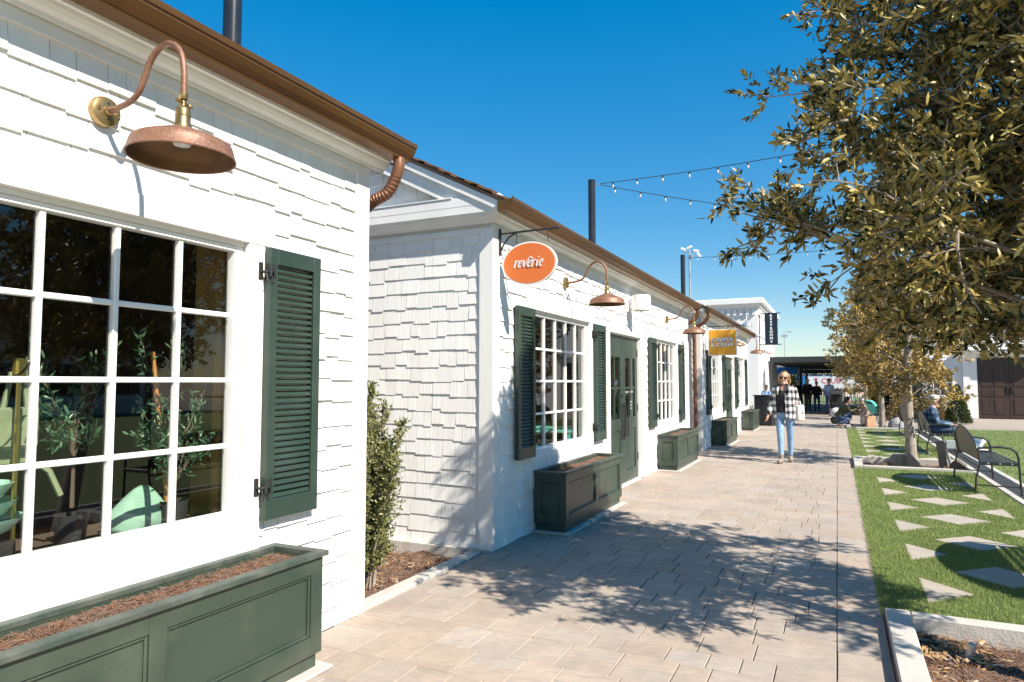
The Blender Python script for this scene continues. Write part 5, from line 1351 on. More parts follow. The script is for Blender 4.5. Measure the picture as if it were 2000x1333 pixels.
t = thing('rock_speaker', 'rounded grey rock speaker at the far tree bed', 'speaker', (1.66, 25.1, -.03))
MB().lathe([(.22, 0), (.23, .10), (.20, .26), (.11, .36), (.001, .385)], (0, 0, 0), 18).build('shell', M['rock'], t, smooth=True)
MB().box(-.13, .13, -.235, -.20, .05, .22, bev=.02).build('grille', M['grey_plastic'], t)
t = thing('low_bollard', 'short grey post by the far bed between oak trunk and bush', 'post', (1.72, 25.9, 0))
MB().lathe([(.09, 0), (.09, .34), (.001, .36)], (0, 0, 0), 14).build('shaft', M['weather_stone'], t)
MB().lathe([(.10, .36), (.10, .40), (.001, .42)], (0, 0, 0), 14).build('cap', M['black'], t)
t = thing('irrigation_stub', 'stub of buff pipe among chips in the front bed', 'pipe', (.62, 4.62, -.05), R(20))
MB().tube([(0, 0, .0), (.012, -.02, .085)], .017, 10).build('pipe', M['pvc'], t, smooth=True)
MB().tube([(.012, -.02, .083), (.014, -.024, .10)], .019, 10).build('collar', M['concrete'], t)
t = MB().ball((.0, 0, .02), (.045, .035, .03), 9, 6).build('small_stone', M['rock'], None); t.location = (.93, 4.28, -.05); tag(t, 'small grey stone lying on the mulch of the front bed', 'stone')
for (x, y, a, lb) in ((-.05, 5.12, .3, 'rust red leaf on the paving close to the kerb'), (-.20, 4.80, 2.1, 'curled rust leaf on paving beside the trunk shadow')):
    t = MB().add([(-.035, 0, 0), (0, -.008, .006), (.035, 0, .003), (0, .008, .006)], [(0, 1, 2, 3)]).build('fallen_leaf', M['rust'], None); t.location = (x, y, .004); t.rotation_euler = (0, 0, a); tag(t, lb, 'leaf')

# ------------------------------------------------------------------ things behind the nearest window
t = thing('display_shelf', 'low dark display ledge inside the nearest window', 'shelf', (-3.36, 1.8, 0))
MB().box(-.27, .33, -1.0, 1.0, .70, .74, bev=.004).box(-.25, .30, -.98, .98, .02, .699).build('ledge', M['room_floor'], t)
t = thing('window_post', 'golden pine post standing just inside the nearest window', 'post', (-3.10, 2.76, 0))
MB().box(-.03, .03, -.045, .045, .02, 2.74).build('post', M['yellow_wood'], t)
MB().box(-.3, -.05, .05, .10, .02, 2.74).build('return', M['yellow_wood'], t)
def olive(label, loc, h0, rx, rz_, n, seed):
    global rnd
    rnd = random.Random(seed)
    t = thing('olive_plant', label, 'potted plant', loc, 0, 'olive plants in the window')
    st = []; C_ = []; D_ = []
    for k in range(13):
        a = rnd.uniform(0, 6.283); z = h0 + rnd.uniform(-.75, 1) * rz_; p = Vector((0, 0, h0 - rz_ * 1.1 + rnd.uniform(0, .2))); q = Vector((math.cos(a) * rx * .55 * rnd.random(), math.sin(a) * rx * rnd.uniform(.5, 1), z))
        st.append((p, q, .006)); d = (q - p).normalized()
        for j in range(n // 13):
            u = rnd.uniform(.3, 1.05); C_.append(p.lerp(q, u) + rv(.022)); D_.append((d * .7 + rv(.6)).normalized())
    st.append((Vector((0, 0, .16)), Vector((0, 0, h0)), .012))
    b = MB()
    for (p, q, r0) in st: b.tube(bez(p, p.lerp(q, .5) + Vector((0, 0, .04)), q, 4), [r0 * (1 - .7 * k / 4) for k in range(5)], 5)
    b.build('stem', M['khaki'], t, smooth=True)['kind'] = 'stuff'
    C_ = np.array([tuple(c) for c in C_]); D_ = np.array([tuple(c) for c in D_]); n = len(C_)
    V, T = leaf_mesh('leaf', C_, D_, npr.uniform(.035, .06, n), npr.uniform(.010, .016, n), M['leaf_olive'])
    leaves_object(t, V, T, M['leaf_olive'], 0)
    MB().lathe([(.001, 0), (.06, 0), (.075, .13), (.065, .13), (.06, .11), (.001, .11)], (0, 0, 0), 20).build('pot', M['black_cloth'], t, smooth=True)
olive('leafy olive plant behind the middle panes of the nearest window', (-3.32, 2.08, .742), .66, .24, .26, 760, 31)
olive('taller olive plant beside the orange stake and golden post', (-3.22, 2.56, .742), .62, .32, .42, 1150, 32)
t = thing('plant_stake', 'orange wooden stake leaning among the olive leaves', 'stake', (-3.28, 2.56, .742))
MB().tube([(0, .02, 0), (-.01, -.10, .92)], .011, 7).build('cane', M['orange_wood'], t)
t = thing('mint_cushion', 'crumpled mint green fabric mound at the window bottom', 'cushion', (-3.30, 2.40, .742), R(70))
mo = MB().ball((0, 0, .04), (.15, .07, .17), 18, 12)
mo.v = [(x * (1 + .10 * math.sin(z * 30 + y * 9)), y + .02 * math.sin(x * 22), max(0, z + .025 * math.sin(x * 18 + y * 13))) for x, y, z in mo.v]
mo.build('cover', M['mint'], t, smooth=True, auto=180)
t = thing('bowl_stack', 'stack of mint green bowls at the left edge of the window', 'bowls', (-3.22, 1.60, .742))
MB().box(-.12, .12, -.12, .12, 0, .10, bev=.005).build('riser', M['black'], t)
for k, (r, z) in enumerate(((.19, .10), (.165, .17), (.15, .24))):
    MB().lathe([(.04, z), (.06, z + .004), (r * .75, z + .045), (r, z + .10), (r - .006, z + .10), (r * .7, z + .05), (.001, z + .012)], (0, 0, 0), 28).build('bowl', M['mint_glaze'], t, smooth=True)
t = thing('tote_bag', 'sage green canvas bag hanging behind the left panes', 'bag', (-3.28, 1.70, 1.12), R(0))
MB().box(-.05, .05, -.18, .16, 0, .27, bev=.03).build('body', M['sage'], t, smooth=True)
MB().box(.051, .058, -.18, .16, .10, .265, bev=.003).build('flap', M['sage'], t)
for yy in (-.10, .09): MB().tube([(0, yy - .05, .26), (0, yy - .02, .42), (0, yy + .03, .44), (0, yy + .05, .26)], .012, 6).build('strap', M['sage'], t)
MB().tube([(.06, .16, .02), (.08, .20, -.02), (.10, .24, -.13)], .013, 6).build('loose_strap', M['sage'], t)
t = thing('display_rod', 'brass coloured upright rod before the sage bag', 'rod', (-3.16, 1.735, .742))
MB().tube([(0, 0, 0), (0, 0, .80)], .010, 10).box(-.05, .05, -.05, .05, 0, .012).build('rod', M['gold'], t)
MB().box(-.012, .012, -.022, .022, .78, .86).build('finial', M['gold'], t)
t = thing('red_cloth', 'small red cloth bundle behind the golden post', 'cloth', (-3.42, 2.92, .742))
MB().ball((0, 0, .52), (.08, .10, .07), 12, 8).tube([(0, 0, 0), (0, 0, .5)], .02, 6).build('bundle', M['red'], t, smooth=True)
# dark brush script on the nearest panes
b = MB()
def GG(pts, w_, ox, oz, s2):
    m0 = MB(); ribbon(m0, pts, w_, 0, .35, s2, 0, 0, .001)
    b.add([(-.0485, ox + p[0], oz + p[2]) for p in m0.v], m0.f)
GG([(0, -.3), (.25, .5), (.5, 1.4)], [.05, .09, .05], 1.40, 1.53, .075)
GG([(.6, .1), (.25, .0), (.15, .3), (.5, .6), (.55, .95), (.3, .95), (.3, .6), (.75, 0)], [.06, .09, .1, .09, .08, .08, .08, .05], 1.50, 1.53, .075)
GG([(0, 1.4), (.5, 1.55), (1.0, 1.5)], [.06, .12, .05], 1.60, 1.54, .075); GG([(.5, 1.5), (.35, .7), (.1, 0), (-.2, -.2)], [.10, .13, .12, .05], 1.60, 1.54, .075); GG([(.2, .75), (.7, .8)], [.07, .05], 1.60, 1.54, .075)
GG([(.0, .6), (.02, .1), (.25, .0), (.5, .6), (.52, .1), (.7, .1)], [.06, .1, .07, .09, .1, .04], 1.68, 1.535, .075)
GG([(.0, .1), (.35, 1.3), (.3, 1.5), (.15, 1.2), (.15, .1), (.4, .1)], [.05, .07, .07, .09, .1, .04], 1.745, 1.535, .075)
GG([(.0, .1), (.35, 1.3), (.3, 1.5), (.15, 1.2), (.15, .1), (.5, .2)], [.05, .07, .07, .09, .1, .04], 1.785, 1.535, .075)
o = b.build('script_lettering', M['script'], None); o['kind'] = 'thing'; tag(o, 'dark brush script lettering on the nearest shop window glass', 'lettering'); o.location = (-2.86, 0, 0)
# inside the double door shop
t = thing('teal_chair', 'teal slatted wooden chair seen through the double door shop window', 'chair', (-3.45, 7.9, .02), R(20))
for k in range(5): MB().box(-.04, .0, -.30 + k * .125, -.19 + k * .125, .45, 1.42 - .04 * abs(k - 2), mtx=Matrix.Rotation(R(-10), 4, 'Y')).build('back_slat', M['teal'], t)
MB().box(-.1, .45, -.32, .33, .62, .66, bev=.006).build('seat', M['teal'], t)
for (x, y) in ((-.06, -.29), (-.06, .30), (.42, -.29), (.42, .30)): MB().box(x - .025, x + .025, y - .025, y + .025, 0, .619).build('leg', M['teal'], t)
for y in (-.34, .35): MB().box(-.05, .48, y - .04, y + .04, .88, .91).box(.42, .46, y - .02, y + .02, .66, .88).build('armrest', M['teal'], t)

# ------------------------------------------------------------------ people
def solid(mb, name, m, parent, vox=.012, smooth=4, cut=None):
    me = mb.mesh(name, None); o = bpy.data.objects.new(name, me)
    r = o.modifiers.new('r', 'REMESH'); r.mode = 'VOXEL'; r.voxel_size = vox
    s_ = o.modifiers.new('s', 'SMOOTH'); s_.iterations = smooth; s_.factor = .5
    ev = evaluated(o); ev.materials.clear(); ev.materials.append(m); ev.polygons.foreach_set('use_smooth', [True] * len(ev.polygons)); ev.name = name
    if cut:
        import bmesh
        bm = bmesh.new(); bm.from_mesh(ev)
        bmesh.ops.delete(bm, geom=[f for f in bm.faces if cut(f.calc_center_median())], context='FACES'); bm.to_mesh(ev); bm.free()
    return link(name, ev, parent)
def sections(b, secs, seg=20):
    """closed loft: list of (centre, right, forward, a, b)"""
    v = []; f = []
    for (c, r, fw, a, q) in secs:
        for k in range(seg):
            t_ = 2 * math.pi * k / seg; v.append(Vector(c) + Vector(r) * a * math.cos(t_) + Vector(fw) * q * math.sin(t_))
    n = len(secs)
    for i in range(n - 1):
        for k in range(seg): k2 = (k + 1) % seg; f.append((i * seg + k, i * seg + k2, (i + 1) * seg + k2, (i + 1) * seg + k))
    f.append(tuple(reversed(range(seg)))); f.append(tuple((n - 1) * seg + k for k in range(seg)))
    return b.add(v, f)
def V3(p): return Vector(p)
class Fig:
    """joints in local space: hip, waist, chest, neck, head, and L/R shoulder elbow wrist hip knee ankle toe"""
    def __init__(s, J, right=(1, 0, 0), fwd=(0, -1, 0), k=1.0, look=None):
        s.J = {a: V3(b) for a, b in J.items()}; s.r = V3(right).normalized(); s.f = V3(fwd).normalized(); s.k = k; s.look = V3(look).normalized() if look else s.f
    def torso(s, b, g=0.0, lo=0, hi=5, belly=0.0):
        J, k = s.J, s.k; up = (J['neck'] - J['hip']).normalized(); f = (s.f - up * s.f.dot(up)).normalized()
        S_ = [(J['hip'] - up * .09 * k, .13, .10), (J['hip'], .168, .125), (J['waist'], .140 + belly * .3, .108 + belly), (J['chest'], .165, .122), (J['neck'] - up * .055 * k, .150, .085), (J['neck'], .070, .065)]
        return sections(b, [(c, s.r, f, a * k + g, q * k + g) for c, a, q in S_[lo:hi + 1]])
    def arm(s, b, sd, g=0.0, upto=1.0, cuff=None):
        J, k = s.J, s.k; A, E_, W = J['sh' + sd], J['el' + sd], J['wr' + sd]
        b.ball(A, (.050 * k + g * .7,) * 3, 12, 8)
        P = [A, A.lerp(E_, .5), E_, E_.lerp(W, .35), E_.lerp(W, upto)]; rr = [.054, .047, .040, .042, .029 if cuff is None else cuff]
        return b.tube(P, [r * k + g for r in rr], 14)
    def leg(s, b, sd, g=0.0, upto=1.0, flare=0.0):
        J, k = s.J, s.k; H, K, A = J['hp' + sd], J['kn' + sd], J['an' + sd]
        b.ball(H, (.088 * k + g,) * 3, 12, 8)
        d = (A - K); calf = K + d * .3 - s.f * .012 * k
        P = [H, H.lerp(K, .4), K, calf, K + d * upto]; rr = [.088, .074, .052, .053, .036 + flare]
        return b.tube(P, [r * k + g for r in rr], 16)
    def foot(s, b, sd, g=0.0):
        J, k = s.J, s.k; A, T = J['an' + sd], J['to' + sd]; d = (T - A); h = A - Vector((d.x, d.y, 0)).normalized() * .03 * k
        h.z = min(h.z, A.z - .045 * k)
        b.tube([A + (0, 0, .02) if False else A, A.lerp(h, .6)], [.042 * k + g, .040 * k + g], 12)
        return b.tube([h, h.lerp(T, .5) + Vector((0, 0, .012 * k)), T - d.normalized() * .03 * k, T], [.036 * k + g, .043 * k + g, .042 * k + g, .026 * k + g], 12)
    def head(s, b, g=0.0):
        J, k = s.J, s.k; c = J['head']; up = (c - J['neck']).normalized(); up = (up * .5 + Vector((0, 0, 1)) * .5).normalized(); f = (s.look - up * s.look.dot(up)).normalized(); r = f.cross(up)
        s.hu, s.hf, s.hr = up, f, r
        S_ = [(-.118, .030, .045, .04), (-.10, .046, .062, .022), (-.06, .060, .078, .008), (0, .074, .094, .0), (.05, .076, .097, -.004), (.09, .062, .080, -.008), (.115, .030, .040, -.010)]
        sections(b, [(c + up * z * k + f * o_ * k, r, f, a * k + g, q * k + g) for z, a, q, o_ in S_])
        return b
    def neck(s, b, g=0.0):
        J, k = s.J, s.k; return b.tube([J['neck'] - Vector((0, 0, .04 * k)), J['neck'].lerp(J['head'], .6)], [.060 * k + g, .050 * k + g], 12)
    def face(s, b):
        k = s.k; c, u, f, r = s.J['head'], s.hu, s.hf, s.hr
        b.tube([c + f * .088 * k + u * .012 * k, c + f * .108 * k - u * .028 * k], [.008 * k, .014 * k], 8)       # nose
        b.ball(c + f * .088 * k - u * .098 * k, (.022 * k,) * 3, 8, 6)                                              # chin
        for q in (-1, 1): b.ball(c + r * q * .077 * k - u * .012 * k, (.012 * k, .02 * k, .03 * k), 8, 6); b.ball(c + r * q * .038 * k + f * .064 * k - u * .028 * k, (.022 * k,) * 3, 8, 6)
        b.tube([c + f * .087 * k - u * .06 * k - r * .022 * k, c + f * .094 * k - u * .061 * k, c + f * .087 * k - u * .06 * k + r * .022 * k], .007 * k, 6)
    def hand(s, b, sd, curl=.4):
        J, k = s.J, s.k; W = J['wr' + sd]; d = (W - J['el' + sd]).normalized(); fw = (s.f - d * s.f.dot(d)).normalized(); n = d.cross(fw)
        n = n if (n.dot(s.r) > 0) == (sd == 'R') else -n
        sections(b, [(W - d * .01 * k, fw, n, .026 * k, .020 * k), (W + d * .03 * k, fw, n, .036 * k, .016 * k), (W + d * .085 * k, fw, n, .040 * k, .013 * k)], 12)
        for i, (o_, L_) in enumerate(((.029, .070), (.010, .080), (-.010, .074), (-.029, .058))):
            p = W + d * .078 * k + fw * o_ * k; c = curl
            b.tube([p, p + (d * math.cos(c * .5) - n * math.sin(c * .5)) * L_ * .5 * k, p + (d * math.cos(c * .5) - n * math.sin(c * .5)) * L_ * .5 * k + (d * math.cos(c * 1.6) - n * math.sin(c * 1.6)) * L_ * .5 * k], [.0095 * k, .009 * k, .007 * k], 7)
        p = W + d * .02 * k + fw * .028 * k
        b.tube([p, p + (d * .7 + fw * .6 - n * .2).normalized() * .042 * k, p + (d * .9 + fw * .35 - n * .3).normalized() * .078 * k], [.013 * k, .011 * k, .008 * k], 7)
    def body(s, m, parent, vox=.011, hands=True, curl=.4):
        b = MB(); s.torso(b); s.neck(b); s.head(b); s.face(b)
        for sd in 'LR':
            s.arm(b, sd); s.leg(b, sd); s.foot(b, sd)
            if hands: s.hand(b, sd, curl)
        return solid(b, 'body', m, parent, vox, 3)
def shades(F, t, m):
    k = F.k; c, u, f, r = F.J['head'], F.hu, F.hf, F.hr; b = MB()
    for q in (-1, 1):
        p = c + f * .098 * k + r * q * .034 * k + u * .004 * k; n = 14; v = [p + f * .006 * k] + [p + r * .031 * k * math.cos(6.283 * i / n) + u * .025 * k * math.sin(6.283 * i / n) - f * .010 * k * abs(math.cos(6.283 * i / n)) for i in range(n)]
        b.add(v, [(0, 1 + i, 1 + (i + 1) % n) for i in range(n)])
        b.tube([p + r * q * .030 * k, c + r * q * .080 * k + u * .004 * k - f * .01 * k], .003 * k, 6)
    b.tube([c + f * .104 * k - r * .01 * k + u * .008 * k, c + f * .104 * k + r * .01 * k + u * .008 * k], .003 * k, 6)
    b.build('sunglasses', M['lens'], t)

def stand(x0=.0, stride=.0, arms=((.26, 0), (.26, 0)), h=1.0):
    J = dict(hip=(0, 0, .93), waist=(0, 0, 1.08), chest=(0, .01, 1.26), neck=(0, .012, 1.445), head=(0, -.012, 1.585))
    for sd, q, st in (('R', -1, stride), ('L', 1, -stride)):
        J['sh' + sd] = (q * .150, .015, 1.372); J['el' + sd] = (q * .218, .03 - st * .3, 1.11); J['wr' + sd] = (q * arms[0 if sd == 'R' else 1][0], -.03 - st * .55 + arms[0 if sd == 'R' else 1][1], .885)
        J['hp' + sd] = (q * .092, 0, .90); J['kn' + sd] = (q * .095, -.02 - st * .55, .50); J['an' + sd] = (q * .085, .02 - st * 1.0, .085 + (.03 if st < 0 else 0)); J['to' + sd] = (q * .105, -.15 - st * 1.0, .032)
    return {a: tuple(c * h for c in b) for a, b in J.items()}

# --- woman walking toward the camera
t = thing('person', 'woman in black and white plaid shirt and light jeans walking on the path', 'person', (-.90, 13.80, 0), R(-4), 'people along the path')
J = stand(0, .16, ((.275, .02), (.265, .03)), 1.0); J['head'] = (.004, -.02, 1.585)
for sd, q in (('R', -1), ('L', 1)):
    for jn, xx in (('kn', .074), ('an', .060), ('to', .085)): J[jn + sd] = (q * xx,) + J[jn + sd][1:]
F = Fig(J, (1, 0, 0), (0, -1, 0), 1.0)
F.body(M['skin'], t, .010)
b = MB(); F.torso(b, .010, 1, 4); solid(b, 'black_top', M['black_cloth'], t, .010, 3, cut=lambda c: c.y < 0 and c.z > 1.345 - 0 and abs(c.x) < (c.z - 1.30) * .75)
b = MB(); F.torso(b, .004, 0, 1); F.leg(b, 'L', .004, .96, .002); F.leg(b, 'R', .004, .96, .002); solid(b, 'jeans', M['jean'], t, .010, 3)
b = MB(); J_ = F.J
sections(b, [((0, .0, .80), (1, 0, 0), (0, -1, 0), .195, .150), ((0, .0, .95), (1, 0, 0), (0, -1, 0), .205, .152), ((0, .0, 1.10), (1, 0, 0), (0, -1, 0), .188, .142), ((0, .01, 1.27), (1, 0, 0), (0, -1, 0), .192, .146), ((0, .012, 1.375), (1, 0, 0), (0, -1, 0), .168, .11), ((0, .018, 1.455), (1, 0, 0), (0, -1, 0), .082, .082)])
for sd in 'LR': F.arm(b, sd, .016, .93, .046)
solid(b, 'plaid_shirt', M['plaid'], t, .010, 3, cut=lambda c: (c.y < -.045 and -.135 + (1.0 - c.z) * .03 < c.x < .035 + (1.0 - c.z) * .04 + max(0, c.z - 1.3) * .2) or (c.z < .815 and abs(c.x) < .19) or (c.y < .0 and c.z > 1.40 and abs(c.x) < .06))
b = MB().tube([(-.055, -.075, 1.47), (-.10, -.105, 1.38), (-.105, -.15, 1.27)], [.018, .028, .012], 8).tube([(.06, -.075, 1.47), (.10, -.105, 1.38), (.075, -.152, 1.27)], [.018, .028, .012], 8).tube([(-.055, -.075, 1.47), (-.05, .06, 1.49), (.05, .06, 1.49), (.06, -.075, 1.47)], .017, 8)
solid(b, 'collar', M['plaid'], t, .008, 2)
for sd in 'LR':
    b = MB(); F.foot(b, sd, .000); A = F.J['an' + sd]; b.tube([A - Vector((0, 0, .03)), A + Vector((0, 0, .085))], [.042, .045], 12); h_ = A.copy(); b.box(h_.x - .028, h_.x + .028, h_.y - .0, h_.y + .06, max(0, h_.z - .085), h_.z - .03)
    solid(b, 'ankle_boot', M['grey_suede'], t, .008, 2)
c = F.J['head']; u, f, r = F.hu, F.hf, F.hr
b = MB(); b.ball(c + u * .02 - f * .014, (.090, .104, .112), 20, 14)
for q in (-1, 1): b.tube([c + r * q * .072 + u * .06 + f * .02, c + r * q * .088 - u * .02 - f * .01, c + r * q * .085 - u * .10 - f * .02, c + r * q * .07 - u * .16 - f * .02], [.030, .030, .028, .016], 10)
b.tube([c - f * .07 + u * .04, c - f * .085 - u * .06, c - f * .07 - u * .16], [.06, .06, .04], 10)
solid(b, 'hair', M['hair_blonde'], t, .009, 2, cut=lambda p: (p - c).dot(f) > .035 and (p - c).dot(u) < .062 and abs((p - c).dot(r)) < .062)
shades(F, t, M['lens'])
MB().tube([c + f * .094 - u * .061 - r * .02, c + f * .100 - u * .060, c + f * .094 - u * .061 + r * .02], [.004, .0085, .004], 8).build('lips', mat('lips', (.52, .20, .17), .4), t, smooth=True)
bg_ = thing('shoulder_bag', 'pale pink shoulder bag hanging at the walking woman\'s side', 'bag', (-.66, 13.86, .78), R(-20))
MB().box(-.04, .06, -.13, .13, 0, .30, bev=.02).build('body', M['pale_cloth'], bg_, smooth=True)
MB().tube([(.0, -.09, .29), (-.06, -.06, .50), (-.10, -.02, .66), (-.06, .05, .50), (.0, .09, .29)], .010, 8).build('strap', mat('pink_strap', (.55, .25, .20), .6), bg_, smooth=True)

# --- generic walkers
def walker(label, loc, rz, h, top, legs, hairm, stride=.12, vox=.016, coat=.012, cap=None, long_hair=False, arms=((.26, 0), (.26, 0)), shoe=None, sg=False):
    t = thing('person', label, 'person', loc, rz, 'people along the path')
    F = Fig(stand(0, stride, arms, h), k=h)
    F.body(M['skin'], t, .014 * h)
    b = MB(); F.torso(b, coat, 1, 4); F.torso(b, coat * .8, 0, 2)
    for sd in 'LR': F.arm(b, sd, coat, .95, .04)
    solid(b, 'jacket', top, t, vox)
    b = MB(); F.torso(b, .004, 0, 1)
    for sd in 'LR': F.leg(b, sd, .014, .98, .02)
    solid(b, 'trousers', legs, t, vox)
    for sd in 'LR': b = MB(); F.foot(b, sd, .008); solid(b, 'shoe', shoe or M['black_cloth'], t, .014)
    c, u, f = F.J['head'], F.hu, F.hf; b = MB().ball(c + u * .034 * h - f * .006 * h, (.086 * h, .107 * h, .102 * h), 14, 10)
    if long_hair: b.tube([c - f * .06 * h, c - f * .08 * h - u * .18 * h], [.075 * h, .06 * h], 10)
    solid(b, 'hair', hairm, t, .014, 2, cut=lambda p: (p - c).dot(f) > .03 * h and (p - c).dot(u) < .072 * h)
    if cap:
        MB().lathe([(.098 * h, 0), (.098 * h, .03 * h), (.080 * h, .085 * h), (.001, .11 * h)], c + u * .045 * h, 16).add([tuple(c + u * .05 * h + f * q + F.hr * w_) for q, w_ in ((.09 * h, -.07 * h), (.09 * h, .07 * h), (.19 * h, .05 * h), (.19 * h, -.05 * h))], [(0, 1, 2, 3)]).build('hat', cap, t, smooth=True)
    if sg: shades(F, t, M['lens'])
    return t
walker('man in dark navy sweater and brown trousers walking in the middle distance', (-1.40, 39.0, 0), R(3), .99, M['black_cloth'], M['khaki'], M['hair_grey'], .16)
walker('dark clothed woman walking at the right of the man in navy', (-.98, 39.25, 0), R(-6), .91, M['black_cloth'], M['dark_jean'], M['hair_dark'], .14)
walker('fair haired walker in black with a teal cap behind the plaid shirted woman', (-1.88, 39.6, 0), R(5), .95, M['black_cloth'], M['khaki'], M['hair_blonde'], .10, cap=M['teal'], long_hair=True)
walker('person in pale blue jacket and brown hat pushing the black pushchair', (-.36, 36.4, 0), R(-4), .97, M['blue_cloth'], M['dark_jean'], M['hair_dark'], .12, cap=M['khaki'], arms=((.20, -.30), (.20, -.30)))
walker('far person in blue jacket and light jeans beyond the iron railing', (1.02, 62.0, 0), R(60), .98, M['dark_jean'], M['jean'], M['hair_dark'], .10, vox=.02, shoe=M['white_shoe'])
walker('bald man in pale blue shirt half hidden behind the black bin', (-2.42, 27.4, 0), R(30), .83, M['blue_cloth'], M['khaki'], M['skin'], .05)
walker('small figure in dark top and white shorts far behind the oak trunks', (3.05, 66.0, 0), R(-30), .80, M['dark_jean'], M['pale_cloth'], M['hair_dark'], .08, vox=.02)

# --- pushchairs
def pushchair(label, loc, rz, hood, seat, k=1.0):
    t = thing('pushchair', label, 'pushchair', loc, rz, 'pushchairs near the oak trunks')
    for (x, y, r) in ((-.24, .30, .13), (.24, .30, .13), (-.20, -.32, .10), (.20, -.32, .10)):
        w_ = MB(); w_.tube([(x + 0, y + math.cos(a) * r, r + .01 + math.sin(a) * r) for a in [2 * math.pi * i / 16 for i in range(17)]], .018, 6, False).tube([(x - .015, y, r + .01), (x + .015, y, r + .01)], .03, 8)
        for i in range(5): w_.tube([(x, y, r + .01), (x, y + math.cos(i * 1.2566) * r, r + .01 + math.sin(i * 1.2566) * r)], .006, 4)
        w_.build('wheel', M['black'], t, smooth=True)
    for x in (-.22, .22):
        MB().tube([(x, -.32, .12), (x, .12, .55), (x, .42, 1.0), (x * .9, .50, 1.03)], .014, 7).tube([(x, .30, .15), (x, .0, .52)], .012, 7).build('frame', M['grey_plastic'], t, smooth=True)
    MB().tube([(-.2, .50, 1.03), (.2, .50, 1.03)], .018, 8).build('handle', M['black'], t)
    MB().box(-.20, .20, -.25, .14, .42, .50, bev=.03).box(-.20, .20, .08, .20, .45, .92, bev=.04, mtx=Matrix.Rotation(R(-8), 4, 'X')).build('seat', seat, t, smooth=True)
    v = []; f = []
    for i in range(9):
        a = R(15 + i * 17)
        for j in range(9): x = -.225 + .45 * j / 8; v.append((x, .10 - math.cos(a) * .30 + .05, .70 + math.sin(a) * .34 - (abs(x) / .225) ** 3 * .05))
    for i in range(8):
        for j in range(8): q = i * 9 + j; f.append((q, q + 1, q + 10, q + 9))
    n = len(v); v += [(x, y + .0, z - .015) for x, y, z in v]; f += [tuple(reversed([i + n for i in q])) for q in f]
    MB().add(v, f).box(-.225, -.21, -.12, .22, .44, .86).box(.21, .225, -.12, .22, .44, .86).box(-.209, .209, .14, .20, .44, 1.0, bev=.02).build('hood', hood, t, smooth=True)
    MB().box(-.18, .18, -.12, .24, .16, .34, bev=.04).build('basket', seat, t, smooth=True)
    t.scale = (k, k, k)
    return t
pushchair('tall black pushchair with its hood up in front of the pale blue jacket', (-.08, 33.6, 0), R(186), M['black_cloth'], M['black_cloth'], 1.12)
pushchair('teal hooded pushchair beside the pale tree trunk', (1.12, 27.5, 0), R(75), M['teal'], M['black_cloth'], .85)
t = thing('backpack', 'grey and white bag bundle standing behind the crouching woman', 'bag', (-.05, 27.6, 0))
MB().box(-.20, .20, -.14, .14, 0, .26, bev=.07).build('base', M['black_cloth'], t, smooth=True)
MB().ball((0, 0, .38), (.22, .16, .20), 14, 10).build('body', M['pale_cloth'], t, smooth=True)
MB().ball((.04, -.12, .34), (.12, .07, .12), 12, 8).build('pocket', M['olive_cloth'], t, smooth=True)
MB().tube([(-.1, 0, .55), (0, 0, .66), (.1, 0, .55)], .015, 6).build('strap', M['black_cloth'], t)

# --- crouching woman and child
t = thing('person', 'crouching woman in camouflage jacket and jeans reaching toward the child', 'person', (.20, 26.1, 0), R(90), 'people along the path')
J = dict(hip=(0, .16, .30), waist=(0, .11, .44), chest=(0, .03, .60), neck=(0, -.05, .75), head=(0, -.12, .88),
         shL=(.16, -.02, .69), elL=(.20, -.24, .58), wrL=(.14, -.44, .66), shR=(-.16, -.02, .69), elR=(-.20, -.20, .52), wrR=(-.10, -.40, .56),
         hpL=(.09, .14, .28), knL=(.13, -.24, .42), anL=(.11, -.08, .09), toL=(.12, -.24, .035), hpR=(-.09, .14, .28), knR=(-.14, -.18, .22), anR=(-.12, .20, .09), toR=(-.12, .06, .035))
F = Fig(J, (1, 0, 0), (0, -1, 0), .98); F.body(M['skin'], t, .013)
b = MB(); F.torso(b, .022, 1, 4)
for sd in 'LR': F.arm(b, sd, .020, .92, .045)
solid(b, 'jacket', M['olive_cloth'], t, .014)
b = MB(); F.torso(b, .004, 0, 1)
for sd in 'LR': F.leg(b, sd, .012, .97, .012)
solid(b, 'jeans', M['dark_jean'], t, .014)
for sd in 'LR': b = MB(); F.foot(b, sd, .006); solid(b, 'shoe', M['beige_cloth'], t, .012)
c, u, f = F.J['head'], F.hu, F.hf; b = MB().ball(c + u * .02 - f * .02, (.09, .105, .112), 14, 10).tube([c - f * .06, c - f * .10 - u * .20], [.08, .05], 10)
solid(b, 'hair', M['hair_dark'], t, .013, 2, cut=lambda p: (p - c).dot(f) > .035 and (p - c).dot(u) < .06)
t = thing('person', 'small child in tan coat and pale cap facing the crouching woman', 'person', (.76, 26.35, 0), R(-80), 'people along the path')
F = Fig(stand(0, .05, ((.20, -.28), (.24, .0)), .56), k=.60); F.body(M['skin'], t, .010)
b = MB()
sections(b, [((0, 0, .40), (1, 0, 0), (0, -1, 0), .19, .24), ((0, 0, .52), (1, 0, 0), (0, -1, 0), .16, .20), ((0, 0, .68), (1, 0, 0), (0, -1, 0), .13, .12), ((0, 0, .79), (1, 0, 0), (0, -1, 0), .10, .07)])
for sd in 'LR': F.arm(b, sd, .018, .9, .04)
solid(b, 'coat', M['beige_cloth'], t, .011)
b = MB()
for sd in 'LR': F.leg(b, sd, .010, .97, .02)
solid(b, 'trousers', M['pale_cloth'], t, .011)
for sd in 'LR': b = MB(); F.foot(b, sd, .008); solid(b, 'shoe', M['black_cloth'], t, .010)
